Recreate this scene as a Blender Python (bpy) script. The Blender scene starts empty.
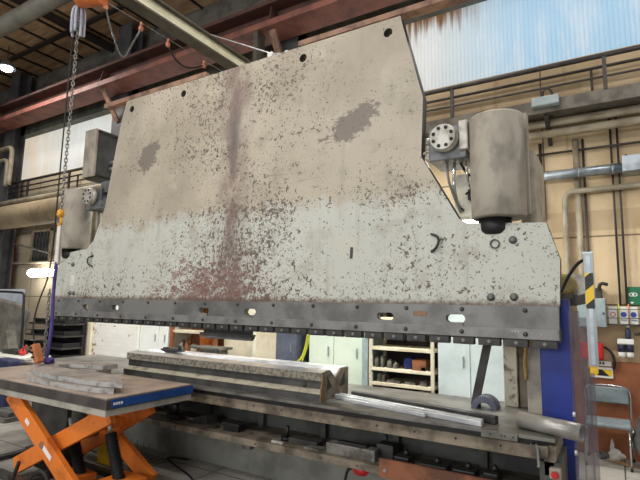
import bpy, bmesh, math, random
from mathutils import Vector, Matrix
random.seed(7)
S = bpy.context.scene
COL = S.collection
PI = math.pi

# ------------------------------------------------------------------ camera, world, lights, exposure
cam_d = bpy.data.cameras.new('camera'); cam = bpy.data.objects.new('camera', cam_d); COL.objects.link(cam)
cam_d.sensor_width = 36; cam_d.lens = 27; cam_d.clip_start = .05; cam_d.clip_end = 200
R = Matrix(((.85400, .05284, .51758), (.51992, -.12328, -.84528), (.01914, .99096, -.13275)))
cam.matrix_world = Matrix.Translation((0, 0, 1.65)) @ R.to_4x4()
S.camera = cam
S.view_settings.view_transform = 'Standard'; S.view_settings.look = 'None'
S.view_settings.exposure = -0.1; S.view_settings.gamma = 1; S.view_settings.use_curve_mapping = False
W = bpy.data.worlds.new('hall_daylight'); S.world = W; W.use_nodes = True
bg = W.node_tree.nodes['Background']; bg.inputs[0].default_value = (.93, .96, 1, 1); bg.inputs[1].default_value = .42

def hall_or_fill_lamp(loc, sx, sy, power, rot=(0, 0, 0), col=(1, .96, .9)):
    d = bpy.data.lights.new('hall_or_fill_lamp', 'AREA'); d.shape = 'RECTANGLE'; d.size = sx; d.size_y = sy
    d.energy = power; d.color = col
    o = bpy.data.objects.new('hall_or_fill_lamp', d); o.location = loc; o.rotation_euler = rot; COL.objects.link(o)
for x, p in ((-7.8, 120), (-4.0, 125), (-.2, 100)):
    hall_or_fill_lamp((x, -2.4, 7.0), 2.6, .9, p, (math.radians(34), 0, 0))
hall_or_fill_lamp((-3.5, -7.5, 3.2), 9, 2.2, 420, (math.radians(84), 0, 0), (.95, .98, 1))   # added low fill behind the camera, lights the floor and machine base
hall_or_fill_lamp((-1.0, 5.2, 7.0), 2.0, .5, 130)
hall_or_fill_lamp((-10.5, 4.6, 6.6), 2.0, .5, 150)
hall_or_fill_lamp((2.4, 5.2, 5.2), 1.2, .5, 70)
hall_or_fill_lamp((-4.0, 2.7, 6.5), .8, .2, 45)
for x in (-6.6, -3.9, -1.9):  # added lamps without fixtures behind the ram, to brighten the cupboards
    hall_or_fill_lamp((x, 4.85, 3.3), 1.3, .15, 82, (math.radians(15), 0, 0), (.96, 1, .97))

# ------------------------------------------------------------------ materials
def lin(c):
    c = [x / 255 if max(c) > 1 else x for x in c]
    return tuple(x / 12.92 if x <= .04045 else ((x + .055) / 1.055) ** 2.4 for x in c) + (1,)

class NT:
    def __init__(s, name, rough=.6, metal=0, bump=0):
        s.m = bpy.data.materials.new(name); s.m.use_nodes = True
        s.t = s.m.node_tree; s.b = s.t.nodes['Principled BSDF']
        s.b.inputs['Roughness'].default_value = rough; s.b.inputs['Metallic'].default_value = metal
    def put(s, sock, v):
        if v is None: return
        if isinstance(v, bpy.types.NodeSocket): s.t.links.new(v, sock)
        else:
            try: sock.default_value = v
            except Exception: sock.default_value = (v, v, v, 1) if len(sock.default_value) == 4 else (v, v, v)
    def pos(s): return s.t.nodes.new('ShaderNodeNewGeometry').outputs['Position']
    def obj(s): return s.t.nodes.new('ShaderNodeTexCoord').outputs['Object']
    def xyz(s, v):
        n = s.t.nodes.new('ShaderNodeSeparateXYZ'); s.put(n.inputs[0], v); return n.outputs[0], n.outputs[1], n.outputs[2]
    def vec(s, x, y, z):
        n = s.t.nodes.new('ShaderNodeCombineXYZ'); s.put(n.inputs[0], x); s.put(n.inputs[1], y); s.put(n.inputs[2], z); return n.outputs[0]
    def m_(s, op, a, b=None, c=None, clamp=False):
        n = s.t.nodes.new('ShaderNodeMath'); n.operation = op; n.use_clamp = clamp
        s.put(n.inputs[0], a); s.put(n.inputs[1], b); s.put(n.inputs[2], c); return n.outputs[0]
    def scale(s, v, k):
        n = s.t.nodes.new('ShaderNodeVectorMath'); n.operation = 'MULTIPLY'; s.put(n.inputs[0], v); n.inputs[1].default_value = k; return n.outputs[0]
    def noise(s, v, sc, det=4, rough=.6, dist=0):
        n = s.t.nodes.new('ShaderNodeTexNoise'); s.put(n.inputs['Vector'], v); n.inputs['Scale'].default_value = sc
        n.inputs['Detail'].default_value = det; n.inputs['Roughness'].default_value = rough; n.inputs['Distortion'].default_value = dist
        return n.outputs[0]
    def ramp(s, v, a, b, lo=0., hi=1.):
        n = s.t.nodes.new('ShaderNodeMapRange'); n.clamp = True; n.interpolation_type = 'SMOOTHSTEP'
        s.put(n.inputs[0], v); n.inputs[1].default_value = a; n.inputs[2].default_value = b
        n.inputs[3].default_value = lo; n.inputs[4].default_value = hi; return n.outputs[0]
    def mix(s, f, a, b):
        n = s.t.nodes.new('ShaderNodeMix'); n.data_type = 'RGBA'
        s.put(n.inputs[0], f); s.put(n.inputs[6], lin(a) if isinstance(a, tuple) else a); s.put(n.inputs[7], lin(b) if isinstance(b, tuple) else b)
        return n.outputs[2]
    def color(s, v): s.put(s.b.inputs['Base Color'], lin(v) if isinstance(v, tuple) else v)
    def bump(s, h, strength=.3, dist=.01):
        n = s.t.nodes.new('ShaderNodeBump'); n.inputs['Strength'].default_value = strength; n.inputs['Distance'].default_value = dist
        s.put(n.inputs['Height'], h); s.t.links.new(n.outputs[0], s.b.inputs['Normal'])

def mat(name, c, c2=None, rough=.6, metal=0, sc=4., lo=.4, hi=.65, bump=0, stretch=None):
    """plain procedural surface: two tones of the same stuff broken up by noise"""
    n = NT(name, rough, metal); v = n.obj()
    if stretch: v = n.scale(v, stretch)
    k = n.noise(v, sc, 6)
    if c2 is None: c2 = tuple(int(x * .82) for x in c)
    n.color(n.mix(n.ramp(k, lo, hi), c, c2))
    if bump: n.bump(k, bump)
    return n.m

def emis(name, c, s):
    n = NT(name); n.color((255, 255, 255)); n.b.inputs['Emission Color'].default_value = lin(c); n.b.inputs['Emission Strength'].default_value = s
    return n.m

def plate_paint():
    n = NT('chipped_cream_paint', .55); P = n.pos(); x, y, z = n.xyz(P)
    def gauss(v, c, w): return n.ramp(n.m_('ABSOLUTE', n.m_('SUBTRACT', v, c)), 0, w, 1, 0)
    big = n.noise(P, 1.1, 5, .55); mid = n.noise(P, 3.2, 6, .6); fine = n.noise(P, 30, 4, .62); fine2 = n.noise(P, 58, 3, .6)
    c = n.mix(n.ramp(big, .38, .62), (190, 179, 160), (170, 159, 140))
    low = n.ramp(n.m_('ADD', z, n.m_('MULTIPLY', n.m_('SUBTRACT', mid, .5), .6)), 2.66, 2.48, 0, 1)
    c = n.mix(n.m_('MULTIPLY', low, .85), c, (202, 204, 194))
    c = n.mix(n.ramp(mid, .5, .72, 0, .55), c, (156, 147, 130))
    c = n.mix(n.ramp(n.noise(P, 2.1, 7, .65), .56, .7, 0, .5), c, (206, 198, 180))
    scr = n.noise(n.scale(P, (.5, 1, 9)), 3.0, 6, .7)
    c = n.mix(n.m_('MULTIPLY', n.ramp(scr, .62, .68), n.ramp(n.noise(P, 1.6, 2), .5, .65, 0, .6)), c, (146, 134, 118))
    streak = n.noise(n.scale(P, (3.2, 1, .25)), 3, 4)
    c = n.mix(n.ramp(streak, .55, .75, 0, .4), c, (158, 148, 132))
    # rubbed reddish band down the middle
    band = gauss(n.m_('ADD', x, n.m_('MULTIPLY', n.m_('SUBTRACT', mid, .5), .25)), -3.42, .3)
    bandn = n.m_('MULTIPLY', band, n.ramp(n.noise(n.scale(P, (1, 1, .4)), 5, 5), .3, .6))
    c = n.mix(n.m_('MULTIPLY', bandn, .9), c, (122, 96, 90))
    dark = n.m_('MULTIPLY', gauss(x, -3.42, .13), gauss(z, 3.45, .5))
    c = n.mix(n.m_('MULTIPLY', dark, .8), c, (98, 93, 90))
    # chips; denser beside the band and towards the bottom
    dens = n.m_('ADD', n.m_('MULTIPLY', gauss(x, -3.45, 1.4), .092), n.m_('MULTIPLY', n.ramp(z, 2.9, 1.7), .06))
    dens = n.m_('ADD', dens, n.m_('MULTIPLY', n.m_('SUBTRACT', n.noise(P, 1.7, 3), .5), .28))
    rows = n.m_('MULTIPLY', n.m_('ADD', gauss(z, 2.60, .14), gauss(z, 3.32, .08)), .05)
    dens = n.m_('ADD', dens, rows)
    chip = n.ramp(n.m_('ADD', fine, dens), .655, .685)
    chip2 = n.ramp(n.m_('ADD', fine2, n.m_('MULTIPLY', dens, .9)), .665, .69)
    c = n.mix(n.m_('MAXIMUM', chip, n.m_('MULTIPLY', chip2, .8)), c, (106, 94, 83))
    # reddish primer showing low down
    reg = n.m_('MULTIPLY', gauss(x, -3.75, 1.5), n.ramp(z, 2.45, 1.75))
    prim = n.ramp(n.m_('ADD', n.m_('ADD', n.m_('MULTIPLY', n.noise(n.scale(P, (1, 1, 2.2)), 6, 8, .8), .75), n.m_('MULTIPLY', fine2, .3)), n.m_('MULTIPLY', reg, .17)), .625, .665)
    c = n.mix(n.m_('MULTIPLY', prim, .75), c, (124, 88, 80))
    # two bare patches
    for px, pz, rx, rz in ((-4.82, 3.41, .2, .19), (-1.99, 3.32, .28, .15)):
        d = n.m_('SQRT', n.m_('ADD', n.m_('POWER', n.m_('DIVIDE', n.m_('SUBTRACT', x, px), rx), 2), n.m_('POWER', n.m_('DIVIDE', n.m_('SUBTRACT', n.m_('SUBTRACT', z, pz), n.m_('MULTIPLY', n.m_('SUBTRACT', x, px), .35)), rz), 2)))
        d = n.m_('ADD', d, n.m_('MULTIPLY', n.m_('SUBTRACT', n.noise(n.scale(P, (1, 1, 1.5)), 7, 7, .7), .5), 2.6))
        c = n.mix(n.ramp(d, 1.0, .8, 0, .85), c, (118, 107, 97))
    # rusty bottom edge, grime
    edge = n.ramp(n.m_('ADD', z, n.m_('MULTIPLY', fine, -.12)), 1.665, 1.61)
    c = n.mix(n.m_('MULTIPLY', edge, .8), c, (104, 76, 62))
    n.color(c); n.bump(n.m_('SUBTRACT', mid, n.m_('MULTIPLY', chip, .3)), .18, .01)
    return n.m

def wall_concrete():
    n = NT('tan_wall_panels', .85); P = n.pos(); x, y, z = n.xyz(P)
    k = n.noise(P, 1.4, 5); st = n.noise(n.scale(P, (2.5, 1, .3)), 2.2, 5)
    c = n.mix(n.ramp(k, .35, .65), (212, 188, 152), (184, 160, 126))
    c = n.mix(n.ramp(st, .55, .75, 0, .6), c, (138, 112, 84))
    c = n.mix(n.ramp(x, -4, -9, 0, .55), c, (176, 168, 150))
    def lines(v, per, w, off=0):
        f = n.m_('FRACT', n.m_('DIVIDE', n.m_('ADD', v, off + 100 * per), per)); return n.m_('LESS_THAN', f, w / per)
    j = n.m_('MAXIMUM', lines(z, .82, .02, -.06), lines(x, 2.4, .02, .7))
    c = n.mix(n.m_('MULTIPLY', j, .8), c, (82, 64, 46))
    bnd = n.m_('MULTIPLY', n.m_('GREATER_THAN', z, 2.6), n.m_('LESS_THAN', z, 2.85))
    c = n.mix(n.m_('MULTIPLY', bnd, .35), c, (140, 118, 92))
    n.color(c); n.bump(k, .2); return n.m

def floor_mat():
    n = NT('worn_concrete_floor', .6); P = n.pos()
    b = n.t.nodes.new('ShaderNodeTexBrick'); n.put(b.inputs['Vector'], P); b.offset = 0; b.inputs['Scale'].default_value = 1
    b.inputs['Brick Width'].default_value = 1.15; b.inputs['Row Height'].default_value = .62; b.inputs['Mortar Size'].default_value = .008
    b.inputs['Color1'].default_value = lin((176, 170, 160)); b.inputs['Color2'].default_value = lin((160, 155, 147)); b.inputs['Mortar'].default_value = lin((72, 68, 62))
    k = n.noise(P, 2.4, 8, .7)
    c = n.mix(n.ramp(k, .42, .7, 0, .7), b.outputs[0], (112, 106, 98))
    c = n.mix(n.ramp(n.noise(P, 22, 4), .6, .7, 0, .5), c, (80, 76, 70))
    n.color(c); n.bump(k, .1); return n.m

def sheet_mat():
    n = NT('translucent_corrugated_sheet', .5); P = n.pos(); x, y, z = n.xyz(P)
    k = n.noise(n.scale(P, (1.5, 1, .35)), 2.2, 5); st = n.noise(n.scale(P, (9, 1, .4)), 1.6, 4)
    c = n.mix(n.ramp(x, -2.6, -.6), (222, 220, 212), (172, 208, 232))
    c = n.mix(n.ramp(x, -11.6, -13.4, 0, .8), c, (226, 208, 180))
    c = n.mix(n.ramp(k, .4, .7, 0, .5), c, (232, 236, 236))
    rib = n.m_('ADD', n.m_('MULTIPLY', n.m_('SINE', n.m_('MULTIPLY', x, 2 * PI / .055)), .5), .5)
    c = n.mix(n.m_('MULTIPLY', n.m_('POWER', rib, 4), .3), c, (140, 156, 174))
    # rust washed down from the top edge
    r = n.m_('ADD', n.m_('MULTIPLY', z, .8), n.m_('MULTIPLY', st, 1.0))
    mask = n.m_('MULTIPLY', n.ramp(r, 5.08, 5.4), n.ramp(x, -1.3, -1.9))
    c = n.mix(n.m_('MULTIPLY', mask, n.ramp(x, -5, -3.5)), c, (128, 92, 60))
    n.color(n.mix(.65, c, (60, 60, 60)))
    n.put(n.b.inputs['Emission Color'], c); n.b.inputs['Emission Strength'].default_value = .84
    return n.m

def brick_white():
    n = NT('white_painted_brick', .7); v = n.obj()
    x, y, z = n.xyz(v)
    b = n.t.nodes.new('ShaderNodeTexBrick'); n.put(b.inputs['Vector'], n.vec(x, z, 0)); b.inputs['Scale'].default_value = 1
    b.inputs['Brick Width'].default_value = .24; b.inputs['Row Height'].default_value = .08; b.inputs['Mortar Size'].default_value = .004
    b.inputs['Color1'].default_value = lin((236, 232, 224)); b.inputs['Color2'].default_value = lin((228, 224, 214)); b.inputs['Mortar'].default_value = lin((226, 221, 211))
    k = n.noise(v, 14, 5)
    left = n.ramp(x, .25, .0, 0, .14)
    c = n.mix(n.ramp(n.m_('ADD', k, left), .66, .7), b.outputs[0], (150, 116, 74))
    n.color(c); return n.m

def stripes(name, c1, c2, per, w, axis='xz', slope=1., off=0.):
    n = NT(name, .45); x, y, z = n.xyz(n.obj())
    v = n.m_('ADD', n.m_('MULTIPLY', x if 'x' in axis else y, slope), n.m_('ADD', z, off + 50 * per))
    f = n.m_('FRACT', n.m_('DIVIDE', v, per)); n.color(n.mix(n.m_('LESS_THAN', f, w), c1, c2)); return n.m

M = {}
M['plate'] = plate_paint(); M['wall'] = wall_concrete(); M['floor'] = floor_mat(); M['sheet'] = sheet_mat(); M['wbrick'] = brick_white()
M['bar'] = mat('oiled_grey_steel', (128, 127, 123), (98, 97, 94), .45, .15, 3.5, bump=.05)
M['bar2'] = mat('ground_grey_steel', (134, 132, 128), (108, 106, 103), .42, .15, 5, bump=.05)
M['boltm'] = mat('dull_bolt_steel', (92, 90, 86), (66, 64, 61), .45, .3, 8)
M['dsteel'] = mat('dark_oily_steel', (70, 67, 63), (42, 40, 38), .5, .2, 5, bump=.1)
M['bsteel'] = mat('black_steel', (40, 38, 37), (26, 25, 24), .5, .2, 6)
M['beam'] = mat('worn_machine_beam', (150, 137, 118), (96, 84, 70), .6, .1, 6, .38, .66, .15)
M['table'] = mat('machined_table_steel', (122, 118, 112), (86, 82, 77), .42, .3, 4, bump=.05)
M['shelfm'] = mat('greasy_shelf_steel', (132, 120, 104), (84, 74, 62), .65, .1, 7, .38, .66, .15)
M['bed'] = mat('dark_green_grey_bed', (84, 84, 78), (52, 52, 49), .65, 0, 3)
M['base'] = mat('grey_base_paint', (136, 135, 126), (108, 107, 99), .6, 0, 3, .4, .7)
M['cyl'] = mat('dirty_grey_cylinder_paint', (172, 163, 148), (134, 127, 114), .6, 0, 5, .42, .68, .08, (1, 1, .6))
M['frame'] = mat('cream_grey_frame_paint', (178, 170, 152), (142, 134, 118), .6, 0, 4)
M['post'] = mat('cream_chipped_post', (206, 198, 176), (120, 104, 84), .6, 0, 9, .55, .66)
M['flange'] = mat('bare_flange_steel', (196, 192, 182), (146, 142, 132), .4, .3, 9)
M['vblock'] = mat('blue_grey_valve_block', (120, 122, 122), (84, 86, 86), .45, .3, 6)
M['white'] = mat('white_enamel', (232, 228, 218), (206, 202, 190), .5)
M['hole'] = mat('dark_recess', (24, 22, 20))
M['rust'] = mat('rusty_flat_bar', (158, 122, 100), (112, 84, 70), .75, 0, 6, bump=.1)
M['girder'] = mat('lit_red_oxide_girder_paint', (136, 84, 70), (96, 58, 50), .6, 0, 3, .4, .7)  # bottom flange: lighter tone stands for the light on its edge
M['girderw'] = mat('shaded_red_brown_web', (86, 54, 46), (62, 42, 38), .7, 0, 3, .4, .7)  # darker copy of the girder colour, shade on the web put into it
M['gdark'] = mat('grey_green_lintel_paint', (104, 106, 96), (78, 80, 72), .7, 0, 3)
M['column'] = mat('dark_blue_grey_column', (84, 84, 84), (62, 62, 64), .6, 0, 3)
M['wood'] = mat('brown_roof_boards', (196, 162, 124), (150, 118, 86), .8, 0, 2.5, .35, .7, 0, (.5, 3, 1))
M['joist'] = mat('dark_joist', (48, 38, 32), (34, 28, 25), .8)
M['upper'] = mat('dark_grey_upper_wall', (100, 95, 88), (78, 74, 68), .9)  # one dark grey for the upper and left walls
M['duct'] = mat('tan_duct_lagging', (158, 140, 112), (122, 104, 80), .6, 0, 1.2)
M['gduct'] = mat('grey_spiral_duct', (124, 121, 110), (100, 98, 90), .6, .1, 2)
M['pipe'] = mat('pale_painted_pipe', (164, 153, 132), (132, 120, 100), .5, 0, 3)
M['pgrey'] = mat('grey_gallery_steel', (110, 104, 94), (78, 72, 64), .6, .1, 5)
M['rail'] = mat('dark_handrail_paint', (66, 60, 56), (48, 43, 40), .5, .1, 5)
M['galv'] = mat('galvanised_steel', (168, 176, 182), (128, 136, 142), .35, .6, 4)
M['egrey'] = mat('grey_blue_enclosure_paint', (158, 172, 174), (138, 150, 152), .5)
M['blue'] = mat('deep_blue_paint', (18, 46, 140), (12, 32, 104), .45, 0, 2)
M['lblue'] = mat('table_label_blue', (28, 84, 160), (20, 62, 124), .45)
M['orange'] = mat('orange_lift_paint', (226, 122, 40), (176, 84, 24), .5, 0, 5, .5, .75, .08)
M['orust'] = mat('worn_orange_edge', (150, 108, 84), (94, 76, 66), .6, 0, 8)
M['ttop'] = mat('brown_table_sheet', (178, 158, 142), (150, 130, 116), .55, 0, 4)
M['tedge'] = mat('dark_grey_table_edge', (92, 86, 82), (72, 67, 64), .4, .4, 5)
M['tframe'] = mat('pale_grey_table_frame', (172, 166, 154), (140, 134, 122), .5)
M['rubber'] = mat('black_rubber', (26, 25, 25), (18, 17, 17), .6)
M['yellow'] = mat('yellow_plastic', (236, 190, 30), (206, 160, 20), .45)
M['cut'] = mat('flame_cut_plate', (168, 156, 146), (132, 120, 112), .5, .1, 7, bump=.1)
M['cutedge'] = mat('bright_cut_edge', (182, 179, 175), (134, 130, 127), .45, .2, 14, .45, .7, .15)
M['bright'] = mat('bright_drawn_steel', (226, 227, 228), (198, 200, 202), .3, .55, 3)
M['tubem'] = mat('raw_tube_steel', (186, 183, 176), (150, 146, 140), .35, .5, 5)
M['mottle'] = mat('mottled_rusty_die', (146, 139, 125), (104, 96, 84), .7, .1, 34, .42, .6, .15)
M['dieface'] = mat('dark_die_face', (82, 80, 77), (60, 58, 56), .5, .2, 4)
M['dieledge'] = mat('lit_cream_die_ledge', (196, 188, 166), (140, 130, 110), .5, .1, 9, .45, .75)  # pale colour stands for light falling on the sloped ledge
M['dietop'] = mat('polished_die_top', (220, 220, 224), (186, 184, 184), .3, .6, 5)
M['ochre'] = mat('ochre_rust', (150, 116, 74), (92, 74, 52), .7, 0, 14)
M['rboard'] = mat('orange_brown_strip', (140, 86, 56), (94, 58, 40), .7, 0, 5)
M['red'] = mat('red_paint', (206, 34, 34), (176, 26, 26), .4)
M['alu'] = mat('anodised_aluminium', (160, 162, 160), (136, 138, 136), .4, .4, 6, stretch=(1, 1, .1))
M['haz'] = stripes('hazard_stripe_tape', (236, 196, 40), (24, 22, 20), .16, .5, 'xz', -.9)
M['haz2'] = stripes('hazard_board_stripes', (236, 196, 40), (24, 22, 20), .2, .55, 'xz', 1.0, .02)
M['cabw'] = mat('white_cabinet_enamel', (236, 236, 230), (222, 222, 214), .5, 0, 1.5)
M['cabg'] = mat('pale_green_cabinet_enamel', (216, 226, 208), (202, 212, 194), .5, 0, 1.5)
M['cabb'] = mat('pale_blue_grey_cabinet_enamel', (206, 216, 216), (186, 196, 196), .5, 0, 2)
M['cream'] = mat('cream_board', (226, 214, 190), (206, 190, 162), .7, 0, 3)
M['rackr'] = mat('orange_brown_rack', (150, 92, 54), (104, 64, 42), .7)
M['slate'] = mat('slate_blue_cabinet', (98, 102, 118), (78, 82, 96), .5)
M['hose'] = mat('yellow_green_hose', (206, 206, 70), (176, 176, 54), .5)
M['olive'] = mat('olive_yellow_motor_paint', (176, 158, 92), (130, 116, 70), .5)
M['hose2'] = mat('ochre_air_hose', (176, 146, 70), (140, 114, 54), .5)
M['cast'] = mat('grey_cast_tool', (128, 124, 116), (84, 80, 74), .5, .3, 9)
M['chain'] = mat('chain_steel', (150, 147, 142), (104, 100, 96), .4, .4, 9)
M['hookg'] = mat('gold_hook_paint', (222, 160, 50), (180, 120, 36), .4, .3)
M['slingw'] = mat('white_webbing', (222, 216, 206), (190, 184, 176), .8)
M['slingl'] = mat('lilac_grey_webbing', (198, 198, 210), (158, 158, 172), .8)
M['purple'] = mat('purple_webbing', (86, 70, 138), (66, 52, 112), .8)
M['pend'] = mat('orange_tan_plastic', (204, 130, 84), (176, 106, 66), .5)
M['hoist'] = mat('orange_hoist_paint', (206, 112, 56), (170, 88, 42), .5)
M['boom'] = mat('cream_boom_paint', (240, 236, 204), (222, 216, 182), .5)
M['boomd'] = mat('dark_boom_side', (84, 80, 68), (66, 62, 54), .6)
M['canvas'] = mat('grey_canvas', (122, 118, 108), (94, 90, 82), .85)
M['sheetw'] = mat('pale_blue_white_sheet', (206, 212, 222), (188, 194, 206), .6)
M['navy'] = mat('navy_plastic', (40, 46, 82), (30, 34, 64), .6)
M['brownw'] = mat('brown_wall_boards', (158, 96, 60), (116, 66, 42), .7, 0, 2.2, .35, .7)
M['redcol'] = mat('red_brown_door_paint', (138, 62, 44), (108, 46, 34), .6)
M['glassd'] = mat('dull_window_glass', (86, 92, 90), (60, 64, 62), .2)
M['green'] = mat('sign_green', (28, 110, 72), (24, 100, 64), .5)
M['signw'] = mat('sign_white', (238, 238, 234), (226, 226, 222), .5)
M['signb'] = mat('sign_blue', (52, 74, 160), (44, 62, 140), .5)
M['dkblue'] = mat('dark_blue_label', (44, 54, 80), (34, 42, 64), .5)
M['seat'] = mat('blue_grey_upholstery', (128, 138, 142), (106, 116, 120), .75, 0, 8)
M['chrome'] = mat('chrome_tube', (222, 222, 220), (196, 196, 194), .15, .95)
M['sack'] = mat('dark_grey_sack', (96, 96, 96), (70, 70, 70), .7)
M['pine'] = mat('pale_pine', (216, 182, 132), (190, 152, 104), .7, 0, 5, stretch=(1, 8, 8))
M['copper'] = mat('copper_cable_clip', (206, 140, 112), (170, 108, 84), .5)
M['plastic'] = mat('smoky_plastic', (120, 112, 128))
M['lamp'] = emis('lit_lamp', (255, 252, 244), 14)
M['lampc'] = emis('lit_ceiling_lamp', (235, 242, 255), 40)
def clearm():
    n = NT('clear_pvc', .12); n.color(n.mix(n.ramp(n.noise(n.obj(), 5, 3), .4, .7), (104, 96, 104), (78, 72, 80)))
    n.b.inputs['Alpha'].default_value = .36; return n.m
M['pvc'] = clearm()

# ------------------------------------------------------------------ geometry helpers (world metres)
class B:
    def __init__(s): s.b = bmesh.new(); s.mi = 0
    def _fin(s, faces):
        for f in faces: f.material_index = s.mi
    def hull(s, bot, top):
        vb = [s.b.verts.new(p) for p in bot]; vt = [s.b.verts.new(p) for p in top]; n = len(vb)
        fs = [s.b.faces.new(vb[::-1]), s.b.faces.new(vt)]
        fs += [s.b.faces.new((vb[i], vb[(i + 1) % n], vt[(i + 1) % n], vt[i])) for i in range(n)]
        s._fin(fs); return fs
    def box(s, x0, x1, y0, y1, z0, z1, bev=0):
        fs = s.hull([(x0, y0, z0), (x1, y0, z0), (x1, y1, z0), (x0, y1, z0)], [(x0, y0, z1), (x1, y0, z1), (x1, y1, z1), (x0, y1, z1)])
        if bev:
            es = list({e for f in fs for e in f.edges})
            r = bmesh.ops.bevel(s.b, geom=es, offset=bev, segments=2, affect='EDGES', profile=.5); s._fin(r['faces'])
        return s
    def prism(s, pts, axis, a, b):
        m = {'y': lambda p, t: (p[0], t, p[1]), 'x': lambda p, t: (t, p[0], p[1]), 'z': lambda p, t: (p[0], p[1], t)}[axis]
        fs = s.hull([m(p, a) for p in pts], [m(p, b) for p in pts]); bmesh.ops.recalc_face_normals(s.b, faces=fs); return s
    def cyl(s, p0, p1, r, r2=None, n=16):
        p0, p1 = Vector(p0), Vector(p1); r2 = r if r2 is None else r2
        q = (p1 - p0).to_track_quat('Z', 'Y')
        ring = lambda p, rr: [p + q @ Vector((rr * math.cos(2 * PI * i / n), rr * math.sin(2 * PI * i / n), 0)) for i in range(n)]
        fs = s.hull(ring(p0, r), ring(p1, r2))
        for f in fs[2:]: f.smooth = True
        return s
    def pipe(s, p0, p1, r, ri, n=24):
        p0, p1 = Vector(p0), Vector(p1); q = (p1 - p0).to_track_quat('Z', 'Y')
        ring = lambda p, rr: [s.b.verts.new(p + q @ Vector((rr * math.cos(2 * PI * i / n), rr * math.sin(2 * PI * i / n), 0))) for i in range(n)]
        R4 = [ring(p0, r), ring(p1, r), ring(p1, ri), ring(p0, ri)]
        for k in range(4):
            A, C = R4[k], R4[(k + 1) % 4]
            for i in range(n):
                f = s.b.faces.new((A[i], A[(i + 1) % n], C[(i + 1) % n], C[i])); f.smooth = k in (0, 2); f.material_index = s.mi
        return s
    def tube(s, pts, r, n=8, smooth=0):
        pts = [Vector(p) for p in pts]
        for _ in range(smooth):
            q = [pts[0]]
            for a, c in zip(pts, pts[1:]): q += [a * .75 + c * .25, a * .25 + c * .75]
            pts = q + [pts[-1]]
        rings = []; prev = None
        for i, p in enumerate(pts):
            t = (pts[min(i + 1, len(pts) - 1)] - pts[max(i - 1, 0)]).normalized()
            if prev is None:
                u = t.orthogonal().normalized()
            else:
                u = (prev - t * prev.dot(t)).normalized()
            prev = u; w = t.cross(u)
            rings.append([s.b.verts.new(p + (u * math.cos(2 * PI * k / n) + w * math.sin(2 * PI * k / n)) * r) for k in range(n)])
        fs = []
        for A, C in zip(rings, rings[1:]):
            for k in range(n):
                f = s.b.faces.new((A[k], A[(k + 1) % n], C[(k + 1) % n], C[k])); f.smooth = True; fs.append(f)
        fs.append(s.b.faces.new(rings[0][::-1])); fs.append(s.b.faces.new(rings[-1])); s._fin(fs); return s
    def bar(s, p0, p1, w, h, up=(0, 0, 1), bev=0):
        """rectangular bar from p0 to p1, w across, h along up"""
        p0, p1, up = Vector(p0), Vector(p1), Vector(up); t = (p1 - p0).normalized(); sd = t.cross(up).normalized(); u = sd.cross(t)
        c = [(-w / 2, -h / 2), (w / 2, -h / 2), (w / 2, h / 2), (-w / 2, h / 2)]
        fs = s.hull([p0 + sd * a + u * b for a, b in c], [p1 + sd * a + u * b for a, b in c]); bmesh.ops.recalc_face_normals(s.b, faces=fs)
        if bev:
            es = list({e for f in fs for e in f.edges}); r = bmesh.ops.bevel(s.b, geom=es, offset=bev, segments=2, affect='EDGES', profile=.5); s._fin(r['faces'])
        return s
    def lathe(s, prof, c, axis='z', n=24):
        c = Vector(c); rows = []
        for r, h in prof:
            row = []
            for i in range(n):
                a = 2 * PI * i / n; p = (r * math.cos(a), r * math.sin(a), h)
                if axis == 'y': p = (p[0], p[2], -p[1])
                if axis == 'x': p = (p[2], p[0], p[1])
                row.append(s.b.verts.new(c + Vector(p)))
            rows.append(row)
        fs = []
        for A, C in zip(rows, rows[1:]):
            for k in range(n):
                f = s.b.faces.new((A[k], A[(k + 1) % n], C[(k + 1) % n], C[k])); f.smooth = True; fs.append(f)
        fs.append(s.b.faces.new(rows[0][::-1])); fs.append(s.b.faces.new(rows[-1]))
        s._fin(fs); bmesh.ops.recalc_face_normals(s.b, faces=fs); return s
    def blob(s, c, rx, ry, rz, seed=1, amp=.25, sub=3):
        rnd = random.Random(seed); r = bmesh.ops.create_icosphere(s.b, subdivisions=sub, radius=1)
        ph = [(Vector((rnd.uniform(-1, 1), rnd.uniform(-1, 1), rnd.uniform(-1, 1))).normalized(), rnd.uniform(2, 7), rnd.uniform(0, 6)) for _ in range(9)]
        for v in r['verts']:
            d = v.co.normalized(); k = 1 + amp * sum(math.sin(a.dot(d) * f + p) for a, f, p in ph) / 4
            v.co = Vector(c) + Vector((d.x * rx, d.y * ry, d.z * rz)) * k
        for f in {f for v in r['verts'] for f in v.link_faces}: f.material_index = s.mi
        return s
    def use(s, i): s.mi = i; return s

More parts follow.
